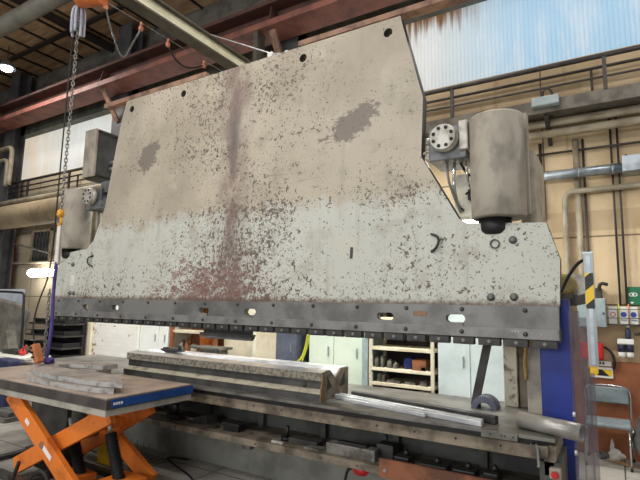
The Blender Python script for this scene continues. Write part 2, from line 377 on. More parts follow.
def wloc(o):
    v = Vector(o.location); p = o.parent
    while p: v += Vector(p.location); p = p.parent
    return v
def tag(o, label=None, cat=None, group=None, kind=None):
    for k, v in (('label', label), ('category', cat), ('group', group), ('kind', kind)):
        if v: o[k] = v
    return o
def done(b, name, mats, parent=None, label=None, cat=None, group=None, kind=None, base=None):
    if not isinstance(mats, (list, tuple)): mats = [mats]
    me = bpy.data.meshes.new(name)
    vs = [v.co for v in b.b.verts]
    if base is None:
        if parent is None:
            lo = [min(v[i] for v in vs) for i in range(3)]; hi = [max(v[i] for v in vs) for i in range(3)]
            base = Vector(((lo[0] + hi[0]) / 2, (lo[1] + hi[1]) / 2, lo[2]))
        else: base = wloc(parent)
    base = Vector(base)
    for v in b.b.verts: v.co -= base
    bmesh.ops.recalc_face_normals(b.b, faces=b.b.faces[:])
    b.b.to_mesh(me); b.b.free()
    for m in mats: me.materials.append(M[m] if isinstance(m, str) else m)
    o = bpy.data.objects.new(name, me); COL.objects.link(o)
    if parent is not None:
        o.parent = parent; o.location = base - wloc(parent)
    else: o.location = base
    return tag(o, label, cat, group, kind)
def thing(name, loc, label, cat, group=None):
    o = bpy.data.objects.new(name, None); o.empty_display_size = .1; o.location = loc; COL.objects.link(o); return tag(o, label, cat, group)
def again(o, parent, loc):
    c = o.copy(); COL.objects.link(c); c.parent = parent; c.location = Vector(loc) - (wloc(parent) if parent else Vector()); return c
def struct(b, name, mats, parent=None): return done(b, name, mats, parent, kind=None if parent else 'structure', base=(0, 0, 0) if parent is None else None)

def holed(outer, holes, y0, y1):
    """XZ outline with holes, extruded from y0 to y1, as a builder"""
    cu = bpy.data.curves.new('tmp', 'CURVE'); cu.dimensions = '2D'; cu.fill_mode = 'BOTH'; cu.extrude = abs(y1 - y0) / 2
    for pts in [outer] + holes:
        sp = cu.splines.new('POLY'); sp.points.add(len(pts) - 1); sp.use_cyclic_u = True
        for p, q in zip(sp.points, pts): p.co = (q[0], q[1], 0, 1)
    ob = bpy.data.objects.new('tmp', cu); COL.objects.link(ob)
    dg = bpy.context.evaluated_depsgraph_get(); dg.update()
    me = bpy.data.meshes.new_from_object(ob.evaluated_get(dg))
    b = B(); b.b.from_mesh(me)
    bmesh.ops.remove_doubles(b.b, verts=b.b.verts[:], dist=1e-5)
    for v in b.b.verts: v.co = Vector((v.co.x, (y0 + y1) / 2 - v.co.z, v.co.y))
    bpy.data.objects.remove(ob); bpy.data.meshes.remove(me); bpy.data.curves.remove(cu)
    return b
def circle(cx, cz, r, n=18): return [(cx + r * math.cos(2 * PI * i / n), cz + r * math.sin(2 * PI * i / n)) for i in range(n)]
def stadium(cx, cz, w, h, n=8):
    r = h / 2; p = [(cx + w / 2 - r + r * math.cos(-PI / 2 + PI * i / n), cz + r * math.sin(-PI / 2 + PI * i / n)) for i in range(n + 1)]
    return p + [(cx - w / 2 + r + r * math.cos(PI / 2 + PI * i / n), cz + r * math.sin(PI / 2 + PI * i / n)) for i in range(n + 1)]

# ------------------------------------------------------------------ the setting
struct(B().box(-18, 5, -5, 6.65, -.1, 0), 'floor', 'floor')
struct(B().box(-18, 5, 6.65, 6.9, 0, 4.86), 'wall_back', 'wall')
struct(B().box(-18, 5, 6.66, 6.9, 6.3, 7.8), 'wall_back_upper', 'upper')
struct(B().box(-18, -13.95, 6.66, 6.9, 4.86, 6.3), 'wall_back_pier', 'upper')
struct(B().box(-18.2, -18, -5, 6.9, 0, 7.8), 'wall_left', 'upper')
ceil = struct(B().box(-18, 5, 1.2, 6.9, 7.8, 7.95), 'ceiling', 'wood')
k = 0
for i in range(32):
    struct(B().box(-17.6 + i * .7, -17.565 + i * .7, 1.2, 6.65, 7.755, 7.8), 'joist', 'joist', ceil)
for y in (2.2, 3.95, 5.72): struct(B().box(-18, 5, y - .04, y + .04, 7.69, 7.755), 'purlin', 'joist', ceil)
struct(B().box(-10.1, -10.0, 1.2, 6.65, 7.6, 7.755), 'trim_1', 'joist')
struct(B().box(-2.1, 5, 6.6, 6.65, .0, 1.06), 'trim_2', 'brownw')
def corrugated(x0, x1, z0, z1, y):
    b = B(); n = int((x1 - x0) / .009167); A = []
    for i in range(n + 1):
        x = x0 + (x1 - x0) * i / n; yy = y + .010 * math.sin(2 * PI * x / .055)
        A.append((b.b.verts.new((x, yy, z0)), b.b.verts.new((x, yy, z1)), b.b.verts.new((x, yy + .004, z1)), b.b.verts.new((x, yy + .004, z0))))
    for p, q in zip(A, A[1:]):
        for k in range(4): f = b.b.faces.new((p[k], q[k], q[(k + 1) % 4], p[(k + 1) % 4])); f.smooth = True
    return b
struct(corrugated(-13.95, -4.6, 4.86, 6.3, 6.72), 'window_1', 'sheet')
struct(corrugated(-4.6, 5, 4.86, 6.3, 6.72), 'window_2', 'sheet')
w3 = struct(B().box(-12.65, -11.8, 6.58, 6.62, 2.55, 3.35), 'window_3', 'glassd')
fb = B()
for x in (-12.68, -11.82): fb.box(x, x + .05, 6.53, 6.63, 2.52, 3.38)
for z in (2.52, 3.33): fb.box(-12.68, -11.77, 6.53, 6.63, z, z + .05)
struct(fb, 'window_frame', 'pipe', w3)
for i in range(5): struct(B().cyl((-12.52 + i * .145, 6.54, 2.55), (-12.52 + i * .145, 6.54, 3.35), .014), 'window_bar', 'rail', w3)
struct(B().box(-14.4, -13.6, 6.55, 6.65, 0, 3.2), 'door_1', 'redcol')
struct(B().box(-13.75, 5, 6.42, 6.62, 6.0, 6.4), 'trim_3', 'gdark')

# steel columns and crane girder
def column(x, label):
    t = thing('steel_column', (x, 6.3, 0), label, 'column', 'columns under the crane girder')
    done(B().box(x - .22, x + .22, 6.14, 6.17, 0, 7.7), 'flange', 'column', t)
    done(B().box(x - .012, x + .012, 6.17, 6.42, 0, 7.7), 'web', 'column', t)
    done(B().box(x - .22, x + .22, 6.42, 6.45, 0, 7.7), 'flange', 'column', t)
column(-8.9, 'dark steel column beside the top left corner of the cream plate')
column(-13.5, 'dark steel column at the far left edge of the hall')
column(-4.5, 'dark steel column rising behind the top middle of the cream plate')
g = thing('crane_girder', (-6, 5.9, 6.04), 'rust red crane runway girder along the back wall', 'girder')
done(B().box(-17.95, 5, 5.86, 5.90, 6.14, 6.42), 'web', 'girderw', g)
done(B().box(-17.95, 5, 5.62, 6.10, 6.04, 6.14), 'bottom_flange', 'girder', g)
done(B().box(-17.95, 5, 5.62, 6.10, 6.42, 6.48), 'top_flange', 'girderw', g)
for x in (-8.9, -4.5):
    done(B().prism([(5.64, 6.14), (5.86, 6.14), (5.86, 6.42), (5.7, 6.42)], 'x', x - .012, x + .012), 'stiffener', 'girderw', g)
    done(B().bar((x, 6.12, 5.45), (x, 5.74, 6.04), .12, .05), 'knee_brace', 'rust', g)

# ------------------------------------------------------------------ press brake
XL, XR, XC = -6.57, -.33, -3.45
P = thing('press_brake', (XC, 3.9, 0), 'huge press brake with chipped cream ram plate over a dark bed', 'press brake')
outer = [(-5.32, 4.24), (-1.516, 4.24), (-1.309, 3.425), (-1.33, 2.90), (-1.023, 2.345), (-.955, 2.305), (-.395, 2.27), (-.315, 2.0), (-.33, 1.665),
         (-6.57, 1.665), (-6.575, 1.98), (-6.53, 2.27), (-5.93, 2.32), (-5.80, 2.42), (-5.61, 2.85), (-5.48, 3.6), (-5.40, 4.0)]
holes = [circle(x, 4.11, .043) for x in (-5.208, -4.264, -2.557, -1.632)]
rp = holed(outer, holes, 3.78, 3.88)
rp.b.normal_update()
for f in rp.b.faces:
    if abs(f.normal.y) < .5: f.material_index = 1
ram = done(rp, 'ram_plate', ['plate', 'dsteel'], P)
for x, z, w, h in ((-6.18, 1.9, .095, .14),):
    done(B().box(x - w / 2, x + w / 2, 3.772, 3.78, z - h / 2, z + h / 2), 'cover_plate', 'white', ram)
def lug(x, z, s):
    b = B(); b.tube([(x + s * .03, 3.775, z + .07), (x - s * .035, 3.745, z + .045), (x - s * .045, 3.74, z), (x - s * .02, 3.745, z - .05), (x + s * .03, 3.775, z - .075)], .010, 8, 2)
    done(b, 'lifting_lug', 'dsteel', ram)
lug(-5.795, 2.153, 1); lug(-1.22, 2.165, -1)
bolt_b = B().lathe([(.03, 0), (.03, -.008), (.019, -.009), (.019, -.024), (.012, -.027)], (0, 0, 0), 'y', 18)
bb = done(bolt_b, 'plate_bolt', 'bar', ram, base=(0, 0, 0)); bb.location = Vector((-.631, 3.782, 1.731)) - wloc(ram)
for x, z in ((-.794, 1.729), (-6.22, 1.736), (-6.132, 1.736), (-.625, 2.154), (-6.2, 2.12)): again(bb, ram, (x, 3.782, z))
done(B().pipe((-.754, 3.782, 2.13), (-.754, 3.765, 2.13), .036, .028), 'port_ring', 'dsteel', ram)
for px, pz in ((-3.66, 3.245), (-3.54, 3.255), (-3.66, 3.09), (-3.54, 3.1)):
    done(B().cyl((px, 3.7805, pz), (px, 3.778, pz), .011, n=10), 'screw_hole', 'hole', ram)
done(B().bar((-1.985, 3.777, 2.06), (-1.98, 3.777, 2.16), .006, .025, (1, 0, 0)), 'weld_scar', 'dsteel', ram)

slots = (-5.78, -5.175, -3.695, -3.073, -1.632, -1.05)
uo = [(-6.5, 1.505), (-.335, 1.505), (-.335, 1.665), (-6.5, 1.665)]
ub = done(holed(uo, [stadium(x, 1.562, .15, .062) for x in slots], 3.72, 3.79), 'tool_holder', 'bar', P)
cb = done(B().box(-6.5, -.335, 3.70, 3.74, 1.432, 1.507, .004), 'clamp_bar', 'bar2', P)
done(B().box(-6.5, -.335, 3.741, 3.88, 1.42, 1.504), 'clamp_seat', 'dsteel', P)
small = B().lathe([(.017, 0), (.017, -.004), (.012, -.005), (.012, -.014), (.007, -.016)], (0, 0, 0), 'y', 12)
sb = done(small, 'bolt', 'boltm', cb, base=(0, 0, 0)); sb.location = Vector((-.55, 3.70, 1.468)) - wloc(cb)
for i in range(1, 14): again(sb, cb, (-.55 - i * .447, 3.70, 1.468))
for i in range(14): again(sb, ub, (-.55 - i * .447, 3.72, 1.635))
for x in (-1.05, -3.073 - .62, -5.78): done(B().box(x - .08, x + .06, 3.705, 3.72, 1.505, 1.535), 'slot_tab', 'bar2', ub)
done(B().box(-1.385, -1.275, 3.716, 3.72, 1.575, 1.612), 'rating_plate', 'rust', ub)
ch = B()
for x, zz in ((-.64, 1.492), (-.62, 1.492), (-.60, 1.492), (-.45, 1.48)):
    ch.tube([(x, 3.6985, zz - .02), (x + .006, 3.6985, zz - .004), (x - .008, 3.6985, zz - .004)], .0016, 5)
done(ch, 'chalk_mark', 'signw', cb)
kb = B().box(-.078, .078, -.03, .03, 0, .056, .003); kb.use(1).cyl((0, -.028, .03), (0, -.036, .03), .013, n=10)
kl = done(kb, 'clamp', ['dsteel', 'bar2'], P, base=(0, 0, 0))
kl.location = Vector((-.43, 3.745, 1.374)) - wloc(P)
for i in range(1, 33): again(kl, P, (-.43 - i * .187, 3.745, 1.374))
# hydraulic cylinders and valve blocks at the two shoulders
def cyl_unit(x, dx, right):
    c = done(B().lathe([(.19, 2.335), (.203, 2.35), (.205, 2.6), (.205, 3.135), (.2, 3.15)], (x, 3.86, 0), 'z', 36), 'hydraulic_cylinder', 'cyl', P)
    done(B().lathe([(.06, 2.20), (.10, 2.21), (.12, 2.24), (.125, 2.335), (.1, 2.336)], (x - .03, 3.86, 0), 'z', 28), 'gland', 'bsteel', c)
    vx = x + dx
    v = done(B().box(vx - .16, vx + .16, 3.83, 4.2, 2.86, 3.15, .012), 'valve_block', 'vblock', P)
    f = done(B().lathe([(.115, 0), (.115, -.06), (.108, -.062), (.108, -.09), (.104, -.094)], (vx - .01, 3.83, 3.03), 'y', 28), 'flange', 'flange', v)
    for i in range(8):
        a = PI / 8 + i * PI / 4; p = (vx - .01 + .08 * math.cos(a), 3.736, 3.03 + .08 * math.sin(a))
        done(B().lathe([(.015, 0), (.015, -.006), (.008, -.0065)], p, 'y', 10), 'flange_bolt', 'hole', f)
    return c, v
c1, v1 = cyl_unit(-.735, -.39, True)
c2, v2 = cyl_unit(-6.37, .42, False)
done(B().box(-1.02, -.945, 3.80, 4.15, 2.92, 3.17, .01), 'side_block', 'flange', v1)
for z in (2.95, 3.02, 3.09): done(B().cyl((-1.38, 3.95, z), (-1.28, 3.95, z), .025), 'union', 'bright', v1)
for z in (3.05, 2.95): done(B().cyl((-5.95, 3.95, z), (-5.6, 3.95, z), .03), 'union', 'bright', v2)
done(B().box(-5.86, -5.66, 3.86, 4.06, 3.08, 3.24, .01), 'side_block', 'vblock', v2)
mf = done(B().box(-1.16, -.9, 4.12, 4.3, 2.42, 2.8, .01), 'manifold', 'white', P)
for pts, r, m in (([(-1.16, 3.95, 2.87), (-1.15, 3.92, 2.72), (-1.1, 3.95, 2.55), (-1.08, 4.05, 2.45)], .012, 'bar'),
                  ([(-1.1, 3.95, 2.87), (-1.1, 3.92, 2.6), (-1.1, 4.12, 2.5)], .014, 'chrome'),
                  ([(-1.0, 3.95, 2.87), (-.99, 3.93, 2.7), (-.99, 4.12, 2.6)], .012, 'chrome'),
                  ([(-1.06, 4.0, 2.87), (-1.0, 3.95, 2.75), (-.93, 3.98, 2.72), (-.9, 4.12, 2.76)], .01, 'rubber'),
                  ([(-1.05, 4.12, 2.62), (-1.0, 3.98, 2.6), (-.95, 3.99, 2.62), (-.92, 4.12, 2.66)], .009, 'rubber')):
    done(B().tube(pts, r, 8, 2), 'hydraulic_pipe', m, v1)
for x in (-1.0, -.95): done(B().box(x - .017, x + .017, 4.04, 4.12, 2.55, 2.64, .004), 'solenoid', 'rubber', mf)
for x, z in ((-1.08, 2.48), (-.98, 2.46)): done(B().cyl((x, 4.12, z), (x, 4.08, z), .014), 'plug', 'dsteel', mf)
for k, (a, c) in enumerate((((-6.0, 3.95, 2.87), (-5.9, 3.9, 2.45)), ((-5.9, 3.98, 2.87), (-5.82, 3.95, 2.6)), ((-5.84, 3.97, 2.9), (-5.72, 3.97, 2.75)))):
    done(B().tube([a, ((a[0] + c[0]) / 2 + .05, 3.9, (a[2] + c[2]) / 2), c], .016, 8, 2), 'hydraulic_pipe', 'dsteel' if k else 'bar', v2)
done(B().box(-6.1, -5.75, 4.12, 4.3, 2.35, 2.9, .01), 'manifold', 'dsteel', P)
# side frames
sf = done(B().box(-.62, -.5, 4.15, 4.78, 0, 2.95, .01), 'side_frame', 'frame', P)
done(B().box(-.64, -.535, 4.08, 4.15, 2.4, 3.24, .006), 'frame_rib', 'frame', sf)
done(B().box(-.66, -.6, 4.0, 4.08, 2.98, 3.14, .008), 'hinge_block', 'dsteel', sf)
done(B().box(-.66, -.6, 4.0, 4.08, 2.44, 2.6, .008), 'hinge_block', 'dsteel', sf)
done(B().box(-.82, -.715, 4.3, 4.42, .85, 1.62, .006), 'throat_post', 'post', P)
done(B().box(-.705, -.63, 4.34, 4.44, .85, 1.62, .004), 'throat_guide', 'shelfm', P)
done(B().box(-6.5, -6.36, 4.15, 5.2, 1.8, 2.95, .01), 'side_frame', 'frame', P)
hf = done(B().box(-6.94, -6.66, 4.24, 4.28, 3.52, 4.27, .004), 'head_frame', 'cyl', P)
done(B().box(-6.76, -6.71, 4.28, 4.85, 3.54, 4.25), 'web', 'column', hf)
done(B().box(-6.94, -6.66, 4.28, 4.85, 4.24, 4.265), 'cap_plate', 'column', hf)
done(B().box(-6.94, -6.62, 4.28, 4.85, 3.50, 3.54), 'foot_plate', 'bsteel', hf)
done(B().box(-6.94, -6.55, 4.85, 4.9, 3.5, 4.2), 'back_flange', 'column', hf)
for z in (3.70, 3.80): done(B().cyl((-6.71, 4.55, z), (-6.5, 4.55, z), .03), 'stud', 'bright', hf)
# flat bars tying the frame across the top
done(B().box(-5.93, -4.0, 3.86, 3.96, 4.30, 4.36), 'top_tie', 'rust', P)
done(B().box(-2.68, -.6, 3.86, 3.98, 4.31, 4.365), 'top_tie', 'rust', P)
for x in (-5.3, -4.2, -2.3, -1.6): done(B().box(x - .05, x + .05, 3.88, 3.90, 4.15, 4.305), 'tie_clip', 'rust', P)
# bed
tb = done(B().box(-6.6, -.36, 3.41, 4.5, .828, .85, .003), 'bed_table', 'table', P)
done(B().box(-6.6, -.38, 3.47, 4.5, .785, .828), 'table_gap_shade', 'bsteel', P)  # recessed plate coloured black for the shadowed gap under the table
fbm = done(B().box(-6.6, -.385, 3.50, 3.60, .69, .775, .005), 'front_beam', 'beam', P)
for i in range(20): done(B().cyl((-.7 - .3 * i, 3.5, .74), (-.7 - .3 * i, 3.4985, .74), .008, n=8), 'screw_hole', 'hole', fbm)
done(B().box(-6.6, -.4, 3.62, 3.92, .72, .785), 'beam_backing', 'bsteel', P)
bp = done(B().box(-6.6, -.42, 3.92, 4.45, .0, .785), 'bed_plate', 'bed', P)
for x in (-.9, -1.6, -2.3, -3.0, -3.7, -4.4): done(B().box(x - .03, x + .03, 3.86, 3.92, .46, .72), 'bed_rib', 'bed', bp)
ts = done(B().box(-6.6, -.42, 3.45, 3.92, .41, .465), 'tool_shelf', 'shelfm', P)
for i in range(18): done(B().cyl((-.75 - .33 * i, 3.45, .437), (-.75 - .33 * i, 3.4485, .437), .007, n=8), 'screw_hole', 'hole', ts)
done(B().box(-6.6, -.42, 3.895, 3.92, 0, .25), 'base_plate', 'base', P)
done(B().box(-1.55, -.42, 3.425, 3.45, .40, .53), 'splash_strip', 'rboard', P)
for x in (-1.5, -1.1, -.7): done(B().cyl((x, 3.425, .455), (x, 3.415, .455), .014, n=10), 'strip_bolt', 'flange', P)
ep = done(B().box(-.80, -.575, 3.39, 3.41, .806, .85, .002), 'edge_plate', 'table', P)
for x in (-.74, -.67, -.65, -.6): done(B().cyl((x, 3.391, .83), (x, 3.3885, .83), .006, n=8), 'screw_hole', 'hole', ep)
done(B().box(-.50, -.40, 3.40, 3.47, .735, .80, .006), 'end_stop', 'shelfm', P)
lb = done(B().box(-.505, -.425, 3.42, 3.45, .735, .80, .004), 'lever_bracket', 'bar', P)
done(B().tube([(-.47, 3.42, .80), (-.455, 3.38, .77), (-.455, 3.37, .73), (-.45, 3.36, .70), (-.455, 3.355, .685)], .009, 8, 2), 'lever', 'bar', lb)
done(B().prism([(-.43, .80), (-.36, .80), (-.36, .72), (-.41, .62), (-.43, .62)], 'y', 3.45, 3.9), 'end_bracket', 'shelfm', P)
es = done(B().box(-.40, -.333, 3.40, 3.45, .615, .68, .008), 'switch_box', 'frame', P)
done(B().lathe([(.012, 0), (.012, -.012), (.021, -.014), (.021, -.026), (.016, -.032)], (-.366, 3.40, .648), 'y', 18), 'stop_button', 'red', es)
done(B().box(-.46, -.34, 3.45, 3.92, .08, .70), 'end_cheek', 'bed', P)
vb = done(B().box(-3.02, -2.93, 3.62, 3.7, .31, .41, .006), 'shelf_bracket', 'cast', P)
# blue side cover and back gauge motor
sc_ = done(B().box(-.49, -.285, 3.92, 4.14, .0, 1.72, .006), 'side_cover', 'blue', P)
done(B().box(-.40, -.27, 3.98, 4.12, 1.72, 1.76), 'cover_lid', 'dsteel', sc_)
mo = done(B().lathe([(.05, -.1), (.085, -.09), (.085, .06), (.06, .07)], (-.33, 4.3, 1.84), 'y', 24), 'gauge_motor', 'olive', P)
done(B().lathe([(.1, 0), (.1, .03), (.06, .035)], (-.28, 4.38, 1.84), 'y', 24), 'motor_flange', 'flange', mo)
done(B().box(-.42, -.24, 4.14, 4.5, 1.70, 1.76), 'motor_shelf', 'dsteel', P)

# die and punch on the press
d = thing('v_die_block', (-3.4, 3.75, .85), 'long mottled V die block with bright top lying on the bed', 'die')
X0, X1 = -4.66, -2.13
done(B().prism([(3.52, .85), (4.0, .85), (4.0, .94), (3.60, .94), (3.52, .905)], 'x', X0, X1), 'die_base', ['dieface'], d)
lg = B().prism([(3.517, .907), (3.598, .942), (3.60, .945), (3.515, .912)], 'x', X0, X1); done(lg, 'die_ledge', 'dieledge', d)
done(B().box(X0, X1, 3.58, 3.99, .94, 1.02), 'die_neck', 'dieface', d)
done(B().prism([(3.55, 1.01), (3.76, 1.01), (3.67, 1.09), (3.55, 1.075)], 'x', X0, X1), 'die_lip', 'mottle', d)
done(B().prism([(3.77, 1.01), (4.0, 1.01), (4.0, 1.09), (3.86, 1.09)], 'x', X0, X1), 'die_lip', 'mottle', d)
done(B().prism([(3.551, 1.0755), (3.67, 1.0905), (3.762, 1.012), (3.768, 1.012), (3.86, 1.0905), (4.0, 1.0905), (4.0, 1.093), (3.858, 1.093), (3.765, 1.018), (3.672, 1.093), (3.551, 1.079)], 'x', X0, X1 - .004), 'groove_face', 'dietop', d)
ee = B().prism([(3.52, .85), (3.575, .85), (3.575, 1.06), (3.55, 1.06), (3.52, .905)], 'x', X1, X1 + .012); done(ee, 'end_face', 'ochre', d)
ee = B().prism([(3.575, .85), (4.0, .85), (4.0, 1.09), (3.86, 1.09), (3.765, 1.015), (3.67, 1.09), (3.575, 1.06)], 'x', X1, X1 + .012); done(ee, 'end_face', 'shelfm', d)
for pts in ([(3.62, 1.05), (3.70, .95), (3.62, .93)], [(3.93, 1.06), (3.93, .94), (3.83, .94)]):
    done(B().prism(pts, 'x', X1 + .010, X1 + .0135), 'end_pocket', 'hole', d)
for x in (-2.32, -4.5): done(B().lathe([(.02, 0), (.02, .03), (.012, .04)], (x, 3.585, .945), 'z', 12), 'clamp_screw', 'dsteel', d)
pc = thing('press_punch', (-3.45, 3.79, 1.30), 'short black bending punch clamped under the ram', 'punch')
done(B().box(-3.72, -3.10, 3.76, 3.82, 1.33, 1.374), 'shank', 'bsteel', pc)
done(B().prism([(3.74, 1.335), (3.84, 1.335), (3.82, 1.30), (3.79, 1.275), (3.76, 1.30)], 'x', -3.76, -3.08), 'nose', 'dsteel', pc)

def stock(name, p0, p1, w, h, m, label, group=None, r=None):
    if r: b = B().cyl(p0, p1, r, n=20)
    else: b = B().bar(p0, p1, w, h, bev=min(w, h) * .12)
    return done(b, name, m, None, label, 'bar' if not r else 'tube', group)
zz = .85
stock('steel_bar', (-2.10, 3.74, zz + .019), (-.81, 3.47, zz + .019), .036, .036, 'bright', 'bright drawn steel bar on the bed, frontmost full length one of the bundle')
stock('steel_bar', (-2.09, 3.795, zz + .019), (-.82, 3.535, zz + .019), .036, .036, 'bright', 'bright drawn steel bar in the bundle right beside the dark bar')
stock('steel_bar', (-1.98, 3.67, zz + .014), (-1.22, 3.515, zz + .014), .03, .026, 'bright', 'shorter bright bar on the bed edge in front of the bundle')
stock('steel_bar', (-2.0, 3.87, zz + .028), (-.74, 3.60, zz + .028), .06, .055, 'dsteel', 'dark square steel bar lying behind the bright bars')
tu = B().pipe((-.59, 3.60, .904), (-.205, 3.44, .904), .054, .043); done(tu, 'steel_tube', 'tubem', None, 'short thick grey steel tube lying across right end of the bed', 'tube')
done(B().bar((-1.035, 4.2, .85), (-.86, 4.2, 1.62), .05, .06, (1, 0, 0)), 'steel_bar', 'dsteel', None, 'dark flat steel bar leaning upright beside the cream post', 'bar')
ar = B()
pts = [(-.93 + .1 * math.cos(a), .85 + .1 * math.sin(a)) for a in [PI * i / 12 for i in range(13)]]
inn = [(-.93 + .055 * math.cos(a), .85 + .05 * math.sin(a)) for a in [PI - PI * i / 12 for i in range(13)]]
ar.prism(pts + inn, 'y', 4.05, 4.2); done(ar, 'pipe_saddle', 'slate', None, 'blue grey arched saddle standing on the bed behind the bars', 'saddle')
done(B().tube([(-.56, 3.97, 1.40), (-.60, 4.05, 1.36), (-.62, 4.1, 1.25), (-.62, 4.12, 1.15)], .014, 8, 2).cyl((-.62, 4.12, 1.16), (-.62, 4.12, 1.10), .012), 'air_hose', 'hose2', None, 'ochre air hose hanging behind right end of the ram', 'hose')
tl = B().blob((-4.24, 3.82, 1.112), .17, .05, .018, 3, .3, 3); tl.cyl((-4.12, 3.80, 1.11), (-4.10, 3.80, 1.17), .012, .02, 10); tl.bar((-4.38, 3.83, 1.125), (-4.1, 3.81, 1.12), .05, .03, bev=.006)
done(tl, 'hand_tool', 'bsteel', None, 'black tool lying on the left end of the die block', 'tool')

# oddments on the tool shelf
SZ = .465
def odd(name, label, cat, fn, m):
    b = B(); fn(b); done(b, name, m, None, label, cat)
odd('steel_block', 'long grey steel block on the shelf left of the orange strip', 'block', lambda b: b.box(-2.05, -1.62, 3.50, 3.60, SZ, SZ + .085, .006), 'cast')
odd('steel_block', 'dark short block right behind the long grey steel block', 'block', lambda b: b.box(-1.66, -1.52, 3.62, 3.74, SZ, SZ + .11, .006), 'dsteel')
odd('steel_flat', 'dark flat steel lying on top of the long grey block', 'flat bar', lambda b: b.box(-1.95, -1.70, 3.52, 3.58, SZ + .086, SZ + .105, .003), 'bsteel')
odd('clamp_dog', 'black clamp standing on shelf by the lift table corner', 'clamp', lambda b: b.box(-3.98, -3.80, 3.55, 3.65, SZ, SZ + .05, .006).cyl((-3.90, 3.6, SZ + .05), (-3.90, 3.6, SZ + .14), .03, .035, 12), 'bsteel')
odd('steel_wedge', 'dark wedge leaning on shelf right of the black clamp', 'wedge', lambda b: b.prism([(-3.68, SZ), (-3.42, SZ), (-3.45, SZ + .09), (-3.55, SZ + .07)], 'y', 3.58, 3.72), 'dsteel')
odd('steel_block', 'small black block with step in the middle of the shelf', 'block', lambda b: b.box(-3.20, -3.02, 3.55, 3.64, SZ, SZ + .05, .005).box(-3.21, -3.0, 3.54, 3.65, SZ + .05, SZ + .075, .004), 'bsteel')
odd('steel_offcut', 'thin offcut lying between the wedge and the stepped block', 'offcut', lambda b: b.box(-3.40, -3.28, 3.53, 3.60, SZ, SZ + .03, .003), 'dsteel')
odd('bolt_stub', 'upright dark bolt on shelf under the die end', 'bolt', lambda b: b.cyl((-2.52, 3.62, SZ), (-2.52, 3.62, SZ + .03), .05, n=12).cyl((-2.52, 3.62, SZ + .03), (-2.51, 3.62, SZ + .12), .018, n=10), 'bsteel')
odd('steel_offcut', 'bright little offcut on the shelf edge below the upright bolt', 'offcut', lambda b: b.bar((-2.58, 3.49, SZ + .012), (-2.46, 3.485, SZ + .012), .03, .02, bev=.003), 'flange')
odd('steel_flat', 'long dark flat bar lying on shelf right of the upright bolt', 'flat bar', lambda b: b.box(-2.46, -2.17, 3.56, 3.68, SZ, SZ + .045, .004), 'dsteel')
odd('steel_plate', 'grey thin plate on the shelf left of the long grey block', 'plate', lambda b: b.prism([(-2.26, 3.50), (-2.12, 3.49), (-2.08, 3.56), (-2.2, 3.60)], 'z', SZ, SZ + .018), 'cast')
for i, (x, w, h, lab) in enumerate(((-1.42, .12, .07, 'dark block behind the left end of the orange strip'), (-1.18, .2, .055, 'flat dark tool behind the middle of the orange strip'), (-.96, .16, .06, 'dark angled tool behind the orange strip right of its middle'), (-.78, .1, .075, 'black lump at the right end of the tool shelf'))):
    odd('shelf_tool', lab, 'tool', lambda b: b.box(x - w / 2, x + w / 2, 3.53, 3.66, SZ, SZ + h, .01).cyl((x, 3.6, SZ + h), (x + .03, 3.6, SZ + h + .03), .02, n=10), 'bsteel')
odd('push_rod', 'thin dark rod leaning against the bed behind the grey block', 'rod', lambda b: b.cyl((-1.62, 3.78, SZ), (-1.72, 3.9, .70), .012, n=8), 'bsteel')
rb = thing('hooded_switch', (-1.78, 3.6, .3), 'red hooded switch hanging under the tool shelf', 'switch')
done(B().blob((-1.78, 3.6, .36), .07, .05, .045, 5, .15), 'hood', 'red', rb)
done(B().tube([(-1.86, 3.62, .36), (-1.92, 3.62, .33), (-1.94, 3.62, .2), (-1.93, 3.66, .02)], .012, 8, 2), 'cable', 'rubber', rb)

# light curtain and clear guard at the right end
lc = thing('light_curtain', (-.115, 3.22, 1.3), 'silver light curtain post with hazard stripes beside the ram', 'sensor post')
prf = [(-.145, 3.20), (-.095, 3.20), (-.095, 3.25), (-.145, 3.25)]
done(B().prism(prf, 'z', 1.33, 1.975), 'profile', 'alu', lc)
done(B().box(-.13, -.11, 3.197, 3.2, 1.34, 1.96), 'lens_strip', 'galv', lc)
done(B().box(-.147, -.093, 3.198, 3.252, 1.975, 1.985), 'end_cap', 'galv', lc)
done(B().box(-.142, -.099, 3.193, 3.197, 1.655, 1.86), 'hazard_sticker', 'haz', lc)
done(B().tube([(-.13, 3.255, 1.95), (-.18, 3.3, 1.93), (-.25, 3.5, 1.86), (-.31, 3.7, 1.77)], .010, 8, 2), 'cable', 'rubber', lc)
done(B().bar((-.12, 3.25, 1.72), (-.26, 3.9, 1.70), .03, .055), 'support_arm', 'dsteel', lc)
done(B().box(-.14, -.10, 3.21, 3.24, 1.29, 1.33), 'foot_clamp', 'yellow', lc)
gd = thing('machine_guard', (-.19, 3.5, 0), 'clear smoky plastic guard panels beside the blue cover', 'guard')
for x0, x1, y, za, zb in ((-.262, -.20, 3.52, 0, 1.64), (-.205, -.15, 3.44, 0, 1.60), (-.16, -.125, 3.38, 0, 1.30)):
    done(B().box(x0, x1, y, y + .006, za, zb), 'panel', 'pvc', gd)
for z in (.75, .98): done(B().cyl((-.255, 3.515, z), (-.255, 3.515, z + .03), .01, n=10), 'guard_hinge', 'bright', gd)

